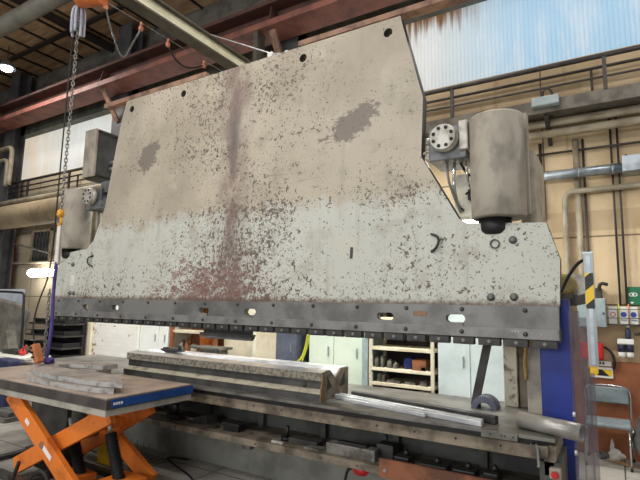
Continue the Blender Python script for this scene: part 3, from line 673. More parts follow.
# ------------------------------------------------------------------ scissor lift table
L = thing('lift_table', (-4.5, 2.85, 0), 'orange scissor lift table with brown top in front of the press', 'lift table')
tp = done(B().box(-5.75, -3.36, 2.41, 3.27, .895, .90), 'table_top', 'ttop', L)
done(B().box(-5.77, -3.345, 2.395, 3.285, .815, .896, .008), 'edge_rail', 'tedge', L)
done(B().box(-5.76, -3.36, 2.405, 3.275, .765, .815), 'table_frame', 'tframe', L)
lb2 = done(B().box(-3.345, -3.341, 2.44, 3.28, .825, .89), 'blue_strip', 'lblue', L)
for i in range(4): done(B().box(-3.341, -3.339, 2.455 + i * .022, 2.471 + i * .022, .848, .868), 'label_mark', 'signw', lb2)
def leg(p0, p1, w=.15, t=.05):
    return done(B().bar(p0, p1, t, w, (0, 0, 1), .004), 'scissor_leg', 'orange', L)
a1 = leg((-4.92, 2.50, .77), (-3.72, 2.50, .06), .16)
done(B().bar((-4.878, 2.50, .834), (-3.678, 2.50, .124), .045, .006), 'worn_edge', 'orust', a1)
leg((-4.90, 2.60, .09), (-3.55, 2.60, .735))
leg((-4.92, 3.10, .77), (-3.60, 3.10, .06)); leg((-4.78, 3.02, .09), (-3.58, 3.02, .735))
done(B().cyl((-4.29, 2.465, .40), (-4.29, 3.15, .40), .03), 'pivot_shaft', 'orust', L)
done(B().bar((-3.95, 2.6, .55), (-3.95, 3.02, .55), .1, .08), 'cross_beam', 'orange', L)
for x, z, w in ((-4.50, .60, .05), (-4.18, .40, .03)):
    pass
for k, ln in ((.28, .05), (.52, .13)):
    q0 = Vector((-4.92, 2.473, .77)); q1 = Vector((-3.72, 2.473, .06)); c0 = q0.lerp(q1, k); c1 = q0.lerp(q1, k + ln)
    done(B().bar(c0, c1, .003, .04), 'sticker', 'signw', a1)
def ram_(x0, z0, x1, z1, y):
    b = B(); n = 22; pts = []
    p0, p1 = Vector((x0, y, z0)), Vector((x1, y, z1))
    for i in range(n): b.cyl(p0.lerp(p1, i / n), p0.lerp(p1, (i + .5) / n), .042, .055, 12).cyl(p0.lerp(p1, (i + .5) / n), p0.lerp(p1, (i + 1) / n), .055, .042, 12)
    g_ = done(b, 'bellows', 'rubber', L)
    done(B().cyl(p1, p1 + (p1 - p0).normalized() * .16, .018), 'piston_rod', 'bright', g_)
ram_(-4.20, .08, -4.36, .40, 2.80); ram_(-3.66, .14, -3.82, .50, 2.80)
for y in (2.52, 3.08): done(B().box(-5.6, -3.5, y - .035, y + .035, .0, .045), 'base_rail', 'dsteel', L)
for x in (-5.5, -4.6, -3.6): done(B().box(x - .05, x + .05, 2.55, 3.05, .0, .04), 'base_rail', 'dsteel', L)
done(B().box(-3.78, -3.50, 2.66, 2.96, .035, .16, .01), 'cylinder_mount', 'orange', L)
done(B().box(-4.4, -4.1, 2.7, 2.9, .035, .10, .01), 'cylinder_mount', 'orange', L)
done(B().box(-4.9, -4.5, 2.75, 3.0, .035, .20, .02), 'pump_unit', 'bsteel', L)
OUT = [(-3.49, 2.56), (-3.62, 2.50), (-3.9, 2.47), (-4.25, 2.455), (-4.6, 2.48), (-4.88, 2.58), (-5.08, 2.76), (-5.14, 2.98), (-5.05, 3.14), (-4.82, 3.23), (-4.5, 3.25),
       (-4.5, 3.08), (-4.78, 3.06), (-4.92, 2.97), (-4.93, 2.87), (-4.8, 2.79), (-4.55, 2.76), (-4.2, 2.78), (-3.86, 2.80)]
def prof(z, dx, dy, label):
    o = [(x + dx, y + dy) for x, y in OUT]
    t = thing('curved_plate', (-4.4 + dx, 2.85 + dy, z), label, 'steel plate')
    done(B().prism(o, 'z', z + .002, z + .042), 'cut_edge', 'cutedge', t)
    c = Vector((sum(p[0] for p in o) / len(o), sum(p[1] for p in o) / len(o)))
    done(B().prism(o, 'z', z + .042, z + .044), 'top_face', 'cut', t)
prof(.90, 0, 0, 'lower curved flame cut steel plate lying on lift table')
prof(.945, .04, .045, 'upper curved flame cut steel plate stacked on the lower one')
off = B().box(-4.25, -4.0, 2.90, 3.02, .90, .912); off.cyl((-4.3, 3.0, .912), (-4.1, 3.02, .912), .012)
done(off, 'flat_offcut', 'ochre', None, 'rusty flat offcut on the table inside the curved plates', 'offcut')
# floor clutter beneath
jg = thing('plastic_jug', (-4.52, 3.3, 0), 'yellow plastic jug on the floor behind the lift table', 'jug')
done(B().prism([(-4.62, 0), (-4.42, 0), (-4.42, .27), (-4.46, .34), (-4.56, .34), (-4.62, .25)], 'y', 3.25, 3.36), 'body', 'yellow', jg)
done(B().cyl((-4.51, 3.305, .34), (-4.51, 3.305, .37), .025), 'cap', 'yellow', jg)
mb = B()
for i in range(11):
    mb.tube([(-4.95 + i * .09, 3.42, .01), (-4.95 + i * .09, 3.42, .24)], .004, 5); mb.tube([(-4.95 + i * .09, 3.42, .01), (-4.95 + i * .09, 3.68, .01)], .004, 5)
for i in range(3): mb.tube([(-4.95, 3.42, .01 + i * .085), (-4.05, 3.42, .01 + i * .085)], .004, 5)
for i in range(5): mb.tube([(-4.95, 3.42 + i * .06, .01), (-4.05, 3.42 + i * .06, .01)], .004, 5)
done(mb, 'wire_mesh', 'pgrey', None, 'grey wire mesh panel standing on the floor under the table', 'mesh')
for k, (pts, lab) in enumerate((([(-4.3, 2.3, .3), (-4.5, 2.35, .05), (-5.0, 2.6, .02), (-5.4, 2.5, .02), (-5.8, 2.7, .02)], 'black cable running left along the floor from the lift table'),
              ([(-4.25, 2.32, .02), (-4.1, 2.3, .25), (-3.95, 2.33, .3), (-3.85, 2.36, .02)], 'black hose loop below the near scissor legs'),
              ([(-3.3, 3.35, .012), (-3.55, 3.5, .012), (-3.9, 3.62, .012), (-4.2, 3.75, .012), (-3.9, 3.82, .012)], 'thin dark cable curled on the floor in front of the press'))):
    done(B().tube(pts, (.016, .016, .008)[k], 8, 3), 'power_cable', 'rubber', None, lab, 'cable')
done(B().box(-6.1, -5.35, 3.34, 3.40, 0, .5, .01), 'steel_plate', 'dsteel', None, 'dark grey steel plate standing on edge behind the lift table', 'plate')

# ------------------------------------------------------------------ hoist, slings, boom
HX, HY = -5.08, 2.90
jb = thing('jib_boom', (-4.76, 3.5, 5.2), 'cream crane boom running back over the top of the ram', 'crane boom')
done(B().box(-4.86, -4.66, .3, 5.85, 5.17, 5.195), 'bottom_flange', 'boomd', jb)
done(B().box(-4.79, -4.73, .3, 5.85, 5.195, 5.37), 'web', 'boom', jb)
done(B().box(-4.86, -4.66, .3, 5.85, 5.37, 5.395), 'top_flange', 'boomd', jb)
done(B().box(-4.80, -4.72, 5.64, 5.84, 5.395, 6.04), 'boom_hanger', 'boomd', jb)
ho = thing('chain_hoist', (HX, HY, 5.1), 'orange electric chain hoist at the top left with hanging chain', 'hoist')
done(B().cyl((-5.02, HY - .05, 5.05), (-4.74, HY + .05, 5.05), .11, n=24), 'motor', 'hoist', ho)
done(B().box(-5.2, -5.0, HY - .1, HY + .1, 5.08, 5.34, .03), 'gearbox', 'bsteel', ho)
done(B().box(-5.0, -4.87, HY - .06, HY + .06, 5.1, 5.17), 'trolley', 'bsteel', ho)
lb_ = B()
for i in range(7):
    a = i * .9; lx, ly = HX + .05 * math.cos(a), HY + .07 * math.sin(a)
    lb_.tube([(HX, HY, 5.02), (lx, ly, 4.95), (lx + .015 * math.cos(a), ly, 4.72 + .02 * (i % 3)), (lx - .02, ly + .02, 4.60 + .03 * (i % 4)), (lx - .035, ly + .02, 4.75), (HX - .03, HY, 5.0)], .014, 6, 2)
done(lb_, 'sling_bundle', 'slingl', None, 'bundle of lilac grey slings hanging under the hoist', 'slings')
def chain(x0, y0, z0, x1, y1, z1, ln=.056, w=.014, r=.0055):
    b = B(); p0, p1 = Vector((x0, y0, z0)), Vector((x1, y1, z1)); D = p1 - p0; n = int(D.length / (ln * .72)); t = D.normalized()
    u0 = t.orthogonal().normalized(); v0 = t.cross(u0)
    for i in range(n):
        c = p0 + D * ((i + .5) / n); u = u0 if i % 2 else v0
        ring = [c + t * (ln / 2 - w) * (1 if math.cos(a) >= 0 else -1) + t * w * math.cos(a) + u * w * math.sin(a) for a in [2 * PI * k / 8 + .1 for k in range(9)]]
        b.tube(ring, r, 5)
    return b
done(chain(HX + .01, HY, 5.08, HX + .01, HY, 2.62), 'load_chain', 'chain', ho)
hk = done(B().lathe([(.012, 2.62), (.034, 2.6), (.04, 2.56), (.03, 2.53)], (HX, HY, 0), 'z', 14).tube([(HX, HY, 2.54), (HX + .03, HY, 2.50), (HX + .03, HY, 2.46), (HX, HY, 2.435), (HX - .03, HY, 2.46)], .013, 8, 2), 'hook', 'hookg', ho)
done(B().bar((HX, HY, 2.45), (HX + .01, HY, 2.02), .055, .012, (0, 1, 0)).bar((HX - .02, HY + .03, 2.45), (HX, HY + .03, 2.02), .05, .012, (0, 1, 0)), 'webbing_sling', 'slingw', None, 'white webbing sling hanging from the gold hook', 'sling')
done(B().tube([(HX + .01, HY, 2.04), (HX + .0, HY, 1.7), (HX + .02, HY + .01, 1.4), (HX + .0, HY, 1.05), (HX + .02, HY - .04, 1.0), (HX + .06, HY + .05, .985), (HX + .0, HY + .02, 1.03)], .018, 10, 2).blob((HX + .04, HY - .02, 1.02), .075, .05, .032, 9, .35), 'round_sling', 'purple', None, 'purple round sling running down to the curved plates', 'sling')
done(chain(HX - .07, HY, 1.75, HX - .06, HY, 1.02), 'sling_chain', 'chain', None, 'short steel chain hanging beside the purple sling', 'chain')
pd = thing('pendant_control', (HX + .0, HY - .06, 1.06), 'orange pendant control hanging over the lift table', 'control')
done(B().bar((HX + .0, HY - .14, 1.19), (HX + .08, HY - .12, 1.01), .07, .08, (0, 1, 0), .015), 'housing', 'pend', pd)
for i in range(3): done(B().cyl((HX + .01 + i * .025, HY - .175, 1.16 - .045 * i), (HX + .008 + i * .025, HY - .192, 1.156 - .045 * i), .011, n=10), 'push_button', 'rubber', pd)
done(B().tube([(HX + .0, HY - .14, 1.19), (HX - .15, HY - .1, 1.35), (HX - .17, HY - .06, 1.6), (HX - .1, HY, 1.9), (HX - .08, HY, 2.4), (HX - .09, HY, 3.5), (HX - .08, HY, 5.1)], .008, 8, 3), 'control_cable', 'rubber', pd)
# festoon
ff = thing('festoon_line', (-5.12, 4, 5.2), 'thin festoon wire with looped cable beside the boom', 'cable')
done(B().tube([(-5.12, 2.9, 5.26), (-5.12, 5.64, 5.28)], .006, 6), 'wire', 'bar', ff)
done(B().tube([(-5.12, 3.24, 5.2), (-5.12, 3.34, 4.95), (-5.12, 3.52, 4.62), (-5.12, 3.62, 4.85), (-5.12, 3.76, 5.18)], .012, 8, 2), 'cable_loop', 'bar', ff)
done(B().tube([(-5.12, 4.21, 5.2), (-5.12, 4.32, 5.05), (-5.12, 4.5, 4.99), (-5.12, 4.7, 5.06), (-5.12, 4.9, 5.2)], .011, 8, 2), 'cable_loop', 'rubber', ff)
for y in (3.24, 3.76, 4.21, 4.9): done(B().box(-5.14, -5.10, y - .025, y + .025, 5.16, 5.22, .006).cyl((-5.12, y, 5.22), (-5.12, y, 5.275), .018, n=10), 'cable_trolley', 'copper', ff)
wr = thing('wire_rope', (-3.0, 3.87, 4.24), 'steel stay wire running from roof to the top of the ram plate', 'wire')
done(B().tube([(-3.03, 3.87, 4.33), (-4.3, 4.4, 5.15), (-8.02, 5.92, 7.55)], .007, 6), 'wire', 'bright', wr)
done(B().tube([(-3.03, 3.87, 4.33), (-2.83, 3.87, 4.275)], .006, 6), 'wire_tail', 'bright', wr)
done(B().box(-3.065, -3.0, 3.84, 3.90, 4.24, 4.335, .004), 'anchor', 'white', wr)
done(B().pipe((-2.82, 3.85, 4.272), (-2.82, 3.89, 4.272), .03, .018, 14), 'eye_bolt', 'bright', wr)

# ------------------------------------------------------------------ gallery, ducts and pipes on the back wall
G = thing('wall_gallery', (-5, 6.3, 4.2), 'grey walkway with dark handrail along the back wall', 'walkway')
done(B().cyl((-14.5, 6.2, 4.60), (4.5, 6.2, 4.60), .03, n=12), 'top_rail', 'rail', G)
for z, y in ((4.47, 6.2), (4.34, 6.2)): done(B().cyl((-14.5, y, z), (4.5, y, z), .014, n=8), 'mid_rail', 'rail', G)
for z in (4.62, 4.5): done(B().cyl((-14.5, 6.56, z), (4.5, 6.56, z), .014, n=8), 'wall_rail', 'rail', G)
for i in range(9):
    x = -14.2 + i * 1.78
    done(B().box(x - .022, x + .022, 6.18, 6.22, 4.17, 4.60), 'rail_post', 'rail', G)
for i in range(6): done(B().box(-13.6 + i * 2.7 - .015, -13.6 + i * 2.7 + .015, 6.55, 6.58, 4.06, 4.62), 'wall_post', 'rail', G)
done(B().box(-14.5, 4.5, 6.18, 6.22, 4.02, 4.18), 'edge_channel', 'pgrey', G)
done(B().box(-14.5, 4.5, 6.22, 6.65, 4.03, 4.06), 'deck', 'pgrey', G)
for i in range(8): done(B().bar((-12.6 + i * 2.0, 6.26, 4.03), (-12.6 + i * 2.0, 6.65, 3.75), .05, .05), 'bracket', 'rail', G)
def wpipe(name, pts, r, m, label, cat='pipe', n=16, sm=0, group=None):
    return done(B().tube(pts, r, n, sm), name, m, None, label, cat, group)
wpipe('wall_pipe', [(-1.6, 6.44, 3.965), (4.5, 6.44, 3.965)], .05, 'pipe', 'upper of two pale pipes under the walkway at the right')
wpipe('wall_pipe', [(-1.0, 6.44, 3.83), (4.5, 6.44, 3.83)], .05, 'pipe', 'lower of two pale pipes under the walkway at the right')
wpipe('air_duct', [(-16, 5.85, 3.60), (-6.0, 5.85, 3.60)], .28, 'duct', 'fat tan duct along the wall at the left', 'duct', 28)
wpipe('wall_pipe', [(-16, 6.0, 4.02), (-6.2, 6.0, 4.02)], .06, 'pipe', 'pale pipe between fat tan duct and walkway at left')
wpipe('conduit', [(-16, 6.5, 2.55), (-9.6, 6.5, 2.55)], .03, 'pipe', 'pale horizontal conduit below the barred window')
wpipe('conduit', [(-16, 6.45, 3.55), (-11.6, 6.45, 2.75)], .02, 'pgrey', 'sloping grey rod across the barred window')
wpipe('gutter_pipe', [(-16, 6.0, 5.50), (-13.1, 6.0, 5.50), (-13.0, 6.0, 5.46), (-12.95, 6.0, 5.35), (-12.95, 6.0, 4.5)], .055, 'pipe', 'upper pale elbowed pipe before the left window sheet', 'pipe', 14, 1)
wpipe('gutter_pipe', [(-16, 6.05, 5.22), (-13.4, 6.05, 5.22), (-13.28, 6.05, 5.18), (-13.22, 6.05, 5.05), (-13.22, 6.05, 4.5)], .055, 'pipe', 'lower pale elbowed pipe before the left window sheet', 'pipe', 14, 1)
wpipe('down_pipe', [(-12.9, 5.45, 4.25), (-12.9, 5.45, 7.05)], .08, 'gduct', 'grey vertical pipe at the left edge near dark column')
wpipe('spiral_duct', [(-17.5, 4.42, 7.2), (-7.6, 4.42, 7.2)], .165, 'gduct', 'grey round duct under the roof boards', 'duct', 24)
wpipe('down_pipe', [(-.32, 6.60, .4), (-.32, 6.60, 3.76)], .035, 'pipe', 'tan vertical pipe right of the ram end')
wpipe('conduit', [(-.24, 6.62, .4), (-.24, 6.62, 3.76)], .014, 'rail', 'thin dark vertical conduit close beside the tan pipe')
wpipe('conduit', [(.055, 6.61, 1.7), (.06, 6.61, 4.0)], .012, 'rail', 'left of two dark vertical conduits above leaflet rack')
wpipe('conduit', [(.12, 6.61, 1.7), (.13, 6.61, 4.0)], .012, 'rail', 'right of two dark vertical conduits above leaflet rack')
wpipe('conduit', [(-1.2, 6.6, 3.62), (4.5, 6.6, 3.62)], .014, 'rail', 'thin dark horizontal conduit below the two pale pipes')
wpipe('conduit', [(-.72, 6.58, 2.8), (-.72, 6.58, 3.76)], .02, 'rail', 'short dark upright conduit just right of the frame')
wpipe('wall_pipe', [(4.5, 6.57, 3.1), (-.36, 6.57, 3.1), (-.45, 6.57, 3.06), (-.47, 6.57, 2.97), (-.47, 6.57, 1.2)], .035, 'pipe', 'tan pipe turning down in an elbow below silver duct', 'pipe', 14, 1)
sd = thing('silver_duct', (-.3, 6.45, 3.3), 'short silver duct joining the grey box at the right', 'duct')
done(B().cyl((-1.1, 6.48, 3.30), (.16, 6.48, 3.30), .06, n=20), 'pipe', 'galv', sd)
for x in (-.3, .05): done(B().cyl((x, 6.48, 3.30), (x + .03, 6.48, 3.30), .064, n=20), 'collar', 'galv', sd)
jbx = thing('junction_box', (.3, 6.5, 3.2), 'grey box on the wall at the end of the silver duct', 'box')
done(B().box(.155, .46, 6.38, 6.65, 3.23, 3.42, .008), 'housing', 'galv', jbx)
done(B().cyl((.2, 6.42, 3.42), (.2, 6.42, 3.44), .012, n=8), 'lid_screw', 'rail', jbx)
lbx = thing('cable_box', (-.62, 6.14, 4.2), 'light blue cable box mounted on the walkway edge', 'box')
done(B().box(-.74, -.44, 6.08, 6.18, 4.08, 4.19, .008), 'housing', 'egrey', lbx)
done(B().tube([(-.62, 6.13, 4.19), (-.61, 6.13, 4.28), (-.56, 6.13, 4.31), (-.52, 6.13, 4.26), (-.51, 6.13, 4.19)], .012, 8, 2), 'cable_loop', 'rubber', lbx)

# ------------------------------------------------------------------ lower right of the wall
eb = thing('electrical_enclosure', (-.2, 6.5, 1.46), 'grey blue electrical cabinet on the wall behind light curtain', 'cabinet')
done(B().box(-.38, -.09, 6.42, 6.65, 1.45, 1.78, .006), 'housing', 'egrey', eb)
done(B().box(-.375, -.095, 6.412, 6.42, 1.455, 1.775, .004), 'door', 'egrey', eb)
done(B().cyl((-.115, 6.412, 1.61), (-.115, 6.40, 1.61), .012, n=10), 'lock', 'rail', eb)
done(B().tube([(-.15, 6.55, 1.78), (-.15, 6.5, 1.9), (-.13, 6.48, 1.96), (-.06, 6.5, 1.94)], .02, 8, 2).box(-.19, -.12, 6.5, 6.65, 1.78, 1.9, .01), 'cable_gland', 'rail', eb)
rd = thing('red_box', (-.24, 6.5, 1.1), 'red fire equipment box on wall below the grey blue cabinet', 'box')
done(B().box(-.37, -.14, 6.47, 6.65, 1.08, 1.27, .012), 'housing', 'red', rd)
done(B().box(-.36, -.15, 6.46, 6.47, 1.10, 1.25, .004), 'lid', 'red', rd)
done(B().tube([(-.13, 6.6, 1.22), (-.06, 6.55, 1.18), (-.03, 6.55, 1.05), (-.05, 6.58, .98)], .014, 8, 2), 'cable', 'rubber', rd)
hz = thing('hazard_board', (-.17, 6.55, .88), 'striped yellow black board on the wall above the chair', 'sign')
done(B().box(-.29, -.06, 6.575, 6.60, .87, .99, .004), 'board', 'signw', hz)
done(B().box(-.28, -.07, 6.572, 6.575, .895, .965), 'stripe_panel', 'haz2', hz)
done(B().box(-.31, -.28, 6.55, 6.6, .88, 1.12, .004), 'yellow_edge', 'yellow', hz)
hp = thing('paper_notice', (-.14, 6.58, 1.0), 'white paper with dark print above the striped board', 'notice')
done(B().box(-.24, -.07, 6.585, 6.60, 1.005, 1.06), 'sheet', 'signw', hp)
for i in range(3): done(B().box(-.22 + i * .03, -.20 + i * .03, 6.583, 6.585, 1.02, 1.05), 'print', 'rail', hp)
gs = thing('safety_sign', (.22, 6.64, 1.7), 'green eye wash sign at the right edge of the wall', 'sign')
done(B().box(.12, .36, 6.63, 6.65, 1.71, 1.92, .003), 'board', 'green', gs)
eye = holed(stadium(.185, 1.83, .085, .042), [stadium(.185, 1.83, .065, .026)], 6.626, 6.63); done(eye, 'eye_symbol', 'signw', gs)
done(B().cyl((.185, 6.63, 1.83), (.185, 6.626, 1.83), .012, n=14), 'eye_symbol', 'signw', gs)
done(B().prism([(.15, 1.745), (.19, 1.745), (.17, 1.72)], 'y', 6.626, 6.63), 'arrow', 'signw', gs)
done(B().box(.255, .335, 6.626, 6.63, 1.81, 1.84).box(.28, .31, 6.626, 6.63, 1.785, 1.865), 'cross_symbol', 'signw', gs)
lr = thing('leaflet_rack', (.1, 6.6, 1.47), 'wire rack holding leaflets under the green sign', 'rack')
wb = B()
for z in (1.49, 1.56, 1.66): wb.tube([(-.09, 6.64, z), (-.09, 6.53, z), (.26, 6.53, z), (.26, 6.64, z)], .005, 6)
for x in (-.09, .02, .13, .26): wb.tube([(x, 6.53, 1.49), (x, 6.53, 1.66)], .005, 6)
wb.box(-.09, .26, 6.53, 6.65, 1.478, 1.488); done(wb, 'wire_frame', 'pgrey', lr)
for i, (x, m, r_, lab) in enumerate(((-.025, 'red', .028, 'white leaflet with a red ring in the wire rack'), (.08, 'signb', .03, 'middle leaflet with blue disc in the wire rack'), (.175, 'signb', .03, 'rightmost leaflet with blue disc in the wire rack'))):
    t = thing('leaflet', (x, 6.57, 1.49), lab, 'leaflet')
    done(B().box(x - .042, x + .042, 6.56, 6.575, 1.489, 1.69), 'sheet', 'signw', t)
    if m == 'red': done(B().pipe((x, 6.56, 1.6), (x, 6.557, 1.6), r_, r_ * .72, 20), 'print', m, t)
    else: done(B().cyl((x, 6.56, 1.6), (x, 6.557, 1.6), r_, n=20).box(x - .03, x + .03, 6.557, 6.56, 1.535, 1.542), 'print', m, t)
for x, m, lab in ((.03, 'hose', 'yellowish pen standing in the leaflet rack'), (.125, 'orange', 'orange pen standing in the leaflet rack')):
    done(B().cyl((x, 6.545, 1.489), (x + .005, 6.55, 1.72), .007, n=8), 'pen', m, None, lab, 'pen')
sp = thing('soap_dispenser', (.08, 6.55, 1.1), 'white twin dispenser with dark blue labels on the wall', 'dispenser')
done(B().box(.0, .16, 6.52, 6.65, 1.27, 1.325, .006), 'holder', 'signw', sp)
for x in (.04, .12):
    bt = done(B().lathe([(.03, 1.12), (.036, 1.14), (.036, 1.27), (.02, 1.275)], (x, 6.57, 0), 'z', 16), 'bottle', 'signw', sp)
    done(B().lathe([(.0375, 1.18), (.0375, 1.26), (.0365, 1.261)], (x, 6.57, 0), 'z', 16), 'label', 'dkblue', bt)
bo = thing('spray_bottle', (.11, 6.57, 1.325), 'small blue and white bottle on top of the dispenser', 'bottle')
done(B().lathe([(.026, 1.325), (.028, 1.33), (.028, 1.42), (.014, 1.44), (.012, 1.46)], (.11, 6.57, 0), 'z', 16), 'body', 'dkblue', bo)
done(B().lathe([(.015, 1.455), (.018, 1.46), (.016, 1.485)], (.11, 6.57, 0), 'z', 12), 'cap', 'signw', bo)
done(B().cyl((.4, 6.64, 1.39), (.2, 6.55, 1.39), .012, n=8).cyl((.17, 6.55, 1.39), (.22, 6.56, 1.39), .022, n=10), 'lever_arm', 'rail', None, 'black lever arm pointing at the small bottle', 'lever')
# chair
cx0, cx1 = -.35, .09
CH = thing('visitor_chair', (-.13, 6.3, 0), 'grey upholstered chair with chrome frame against brown boards', 'chair')
se = B().box(cx0 + .01, cx1 - .01, 6.10, 6.50, .41, .455, .018); done(se, 'seat', 'seat', CH)
bk = B().box(cx0 + .02, cx1 - .015, 6.49, 6.525, .61, .785, .014); done(bk, 'backrest', 'seat', CH)
done(B().tube([(cx0, 6.53, .40), (cx0, 6.54, .62), (cx0, 6.545, .74), (cx0 + .05, 6.545, .80), (cx1 - .05, 6.545, .80), (cx1, 6.545, .74), (cx1, 6.54, .62), (cx1, 6.53, .40)], .012, 10, 2), 'back_frame', 'chrome', CH)
for x in (cx0, cx1):
    done(B().tube([(x, 6.53, .42), (x, 6.15, .42), (x, 6.12, .40)], .012, 10, 1), 'seat_rail', 'chrome', CH)
for x, y in ((cx0, 6.14), (cx1 - .03, 6.14), (cx0, 6.53), (cx1, 6.53)):
    lg = done(B().cyl((x, y, .012), (x, y, .43), .012, n=10), 'leg', 'chrome', CH); done(B().cyl((x, y, 0), (x, y, .02), .016, n=10), 'foot_cap', 'rubber', lg)
done(B().bar((-.30, 6.585, .012), (.05, 6.33, .012), .04, .022, bev=.002), 'wooden_batten', 'pine', None, 'pale pine batten lying on the floor under the chair', 'batten')
done(B().blob((-.07, 6.47, .06), .07, .06, .06, 11, .5).blob((-.11, 6.5, .13), .02, .02, .08, 12, .3), 'plastic_bag', 'signw', None, 'crumpled white bag on the floor under the chair', 'bag')
done(B().blob((-.17, 6.5, .04), .09, .05, .04, 14, .4), 'dirty_rag', 'sack', None, 'grey crumpled rag left of the white bag', 'rag')
done(B().blob((.29, 6.2, .33), .2, .18, .36, 21, .18).blob((.23, 6.08, .25), .06, .04, .05, 22, .3), 'rubbish_sack', 'sack', None, 'dark grey stuffed sack at right of the chair', 'sack')

# ------------------------------------------------------------------ cupboards and shelves seen through the gap
def cabinet(x0, x1, y0, y1, h, m, seams, name, label, cat='cabinet', body=None):
    t = thing(name, ((x0 + x1) / 2, (y0 + y1) / 2, 0), label, cat)
    done(B().box(x0, x1, y0 + .02, y1, 0, h, .006), 'body', body or m, t)
    xs = [x0] + seams + [x1]
    for a, c in zip(xs, xs[1:]):
        dr = done(B().box(a + .006, c - .006, y0, y0 + .02, .06, h - .03, .004), 'door', m, t)
        done(B().box(c - .09, c - .07, y0 - .015, y0, .95, 1.08, .004), 'handle', 'galv', dr)
    return t
pw = done(B().box(-8.59, -7.3, 5.75, 6.1, 0, 2.0), 'brick_pier', 'wbrick', None, 'white painted brick block left behind the press', 'pier', base=(-8.59, 5.92, 0))
done(B().box(-8.72, -8.60, 5.7, 6.1, 0, 2.0), 'timber_post', 'cream', None, 'tan upright post at left of the white bricks', 'post')
cabinet(-7.29, -6.56, 5.8, 6.3, 1.95, 'cabw', [-6.8], 'steel_cupboard', 'white steel cupboard behind the die block left end')
cabinet(-3.70, -2.86, 5.8, 6.3, 1.95, 'cabg', [-3.3], 'steel_cupboard', 'pale green steel cupboard behind the die block right end')
done(B().box(-2.86, -2.78, 5.78, 6.3, 0, 1.95), 'cupboard_side', 'egrey', None, 'narrow blue grey panel between green cupboard and shelves', 'panel')
cabinet(-1.86, -.95, 5.8, 6.3, 1.95, 'cabb', [-1.47], 'steel_cupboard', 'pale blue grey steel cupboard right of the shelves')
# open shelf unit with castings
sh = thing('shelf_unit', (-2.32, 6.1, 0), 'open cream shelf unit with dark castings behind the press', 'shelf')
for x in (-2.74, -1.92):
    for y in (5.8, 6.25): done(B().box(x - .02, x + .02, y - .02, y + .02, 0, 1.95), 'upright', 'post', sh)
done(B().box(-2.76, -1.90, 6.27, 6.29, 0, 1.95), 'back_panel', 'joist', sh)
for z in (.15, .45, .68, .86, 1.12, 1.5, 1.85): done(B().box(-2.75, -1.91, 5.785, 6.27, z - .035, z), 'shelf_board', 'cream', sh)
its = [(-2.68, .86, .05, .11), (-2.60, .86, .04, .14), (-2.50, .86, .06, .09), (-2.42, .86, .05, .06), (-2.05, .86, .07, .05)]
labs = ['thin dark casting at the left end of the second shelf', 'tall dark tool next to the left end of second shelf', 'grey square casting on the second shelf', 'low grey tool left of the blue drum', 'low tool on the shelf right end']
for (x, z, w, h), l in zip(its, labs): done(B().box(x - w / 2, x + w / 2, 5.83, 5.95, z, z + h, .006).cyl((x, 5.86, z + h), (x, 5.86, z + h + .02), w * .3, n=10), 'casting', 'cast', None, l, 'casting')
done(B().lathe([(.05, -.1), (.07, -.09), (.07, .1), (.05, .11)], (-2.27, 5.98, .935), 'y', 20), 'blue_drum', 'blue', None, 'blue drum lying on the second shelf', 'drum')
cr = thing('parts_crate', (-2.1, 5.9, .86), 'small brown crate on the second shelf of open unit', 'crate')
crb = B().box(-2.19, -2.02, 5.83, 5.85, .86, .99).box(-2.19, -2.02, 5.97, 5.99, .86, .99).box(-2.19, -2.17, 5.85, 5.97, .86, .99).box(-2.04, -2.02, 5.85, 5.97, .86, .99).box(-2.17, -2.04, 5.85, 5.97, .86, .88); done(crb, 'sides', 'rackr', cr)
for i, (x, w, h, l) in enumerate(((-2.64, .05, .1, 'leftmost casting on the third shelf'), (-2.58, .04, .09, 'second casting from left on the third shelf'), (-2.44, .18, .04, 'flat castings stack on the third shelf'), (-2.22, .14, .04, 'flat dark plate on middle of third shelf'), (-2.05, .09, .05, 'small casting at the third shelf right end'))):
    done(B().box(x - w / 2, x + w / 2, 5.83, 5.97, .68, .68 + h, .005).cyl((x, 5.88, .68 + h), (x, 5.88, .69 + h), min(w * .3, .03), n=10), 'casting', 'cast', None, l, 'casting')
for x, l in ((-2.60, 'grey round machine part at left of the fourth shelf'), (-2.06, 'grey round machine part at right of the fourth shelf')):
    done(B().lathe([(.08, .45), (.1, .46), (.1, .51), (.07, .52), (.07, .55), (.09, .56), (.09, .60), (.05, .61)], (x, 5.9, 0), 'z', 20), 'machine_part', 'flange', None, l, 'machine part')
done(B().box(-2.46, -2.2, 5.84, 5.96, .45, .49, .01), 'machine_part', 'cast', None, 'flat grey part between round parts on fourth shelf', 'machine part')
# orange brown rack and boards
rk = thing('storage_rack', (-6.0, 6.05, 0), 'orange brown storage rack behind the die block', 'rack')
for x in (-6.5, -5.5): done(B().box(x - .03, x + .03, 5.8, 5.86, 0, 1.95), 'upright', 'rackr', rk)
done(B().box(-6.53, -5.47, 6.3, 6.32, 0, 1.95), 'back_panel', 'rackr', rk)
for z in (.45, .8, 1.17, 1.6): done(B().box(-6.5, -5.5, 5.82, 6.3, z - .04, z), 'shelf_board', 'cream', rk)
for i, (x, m, w, h, l) in enumerate(((-6.36, 'cast', .07, .2, 'grey wrapped part at left of the orange brown rack'), (-6.22, 'rackr', .06, .24, 'brown carton beside the grey wrapped part'), (-6.08, 'flange', .08, .16, 'pale bagged part in the orange brown rack'))):
    done(B().blob((x, 5.95, .8 + h / 2), w * .8, .06, h / 2, 30 + i, .2), 'stored_part', m, None, l, 'part')
oc = thing('orange_bucket', (-5.78, 5.72, .6), 'orange bucket behind the die block left of cream boards', 'bucket')
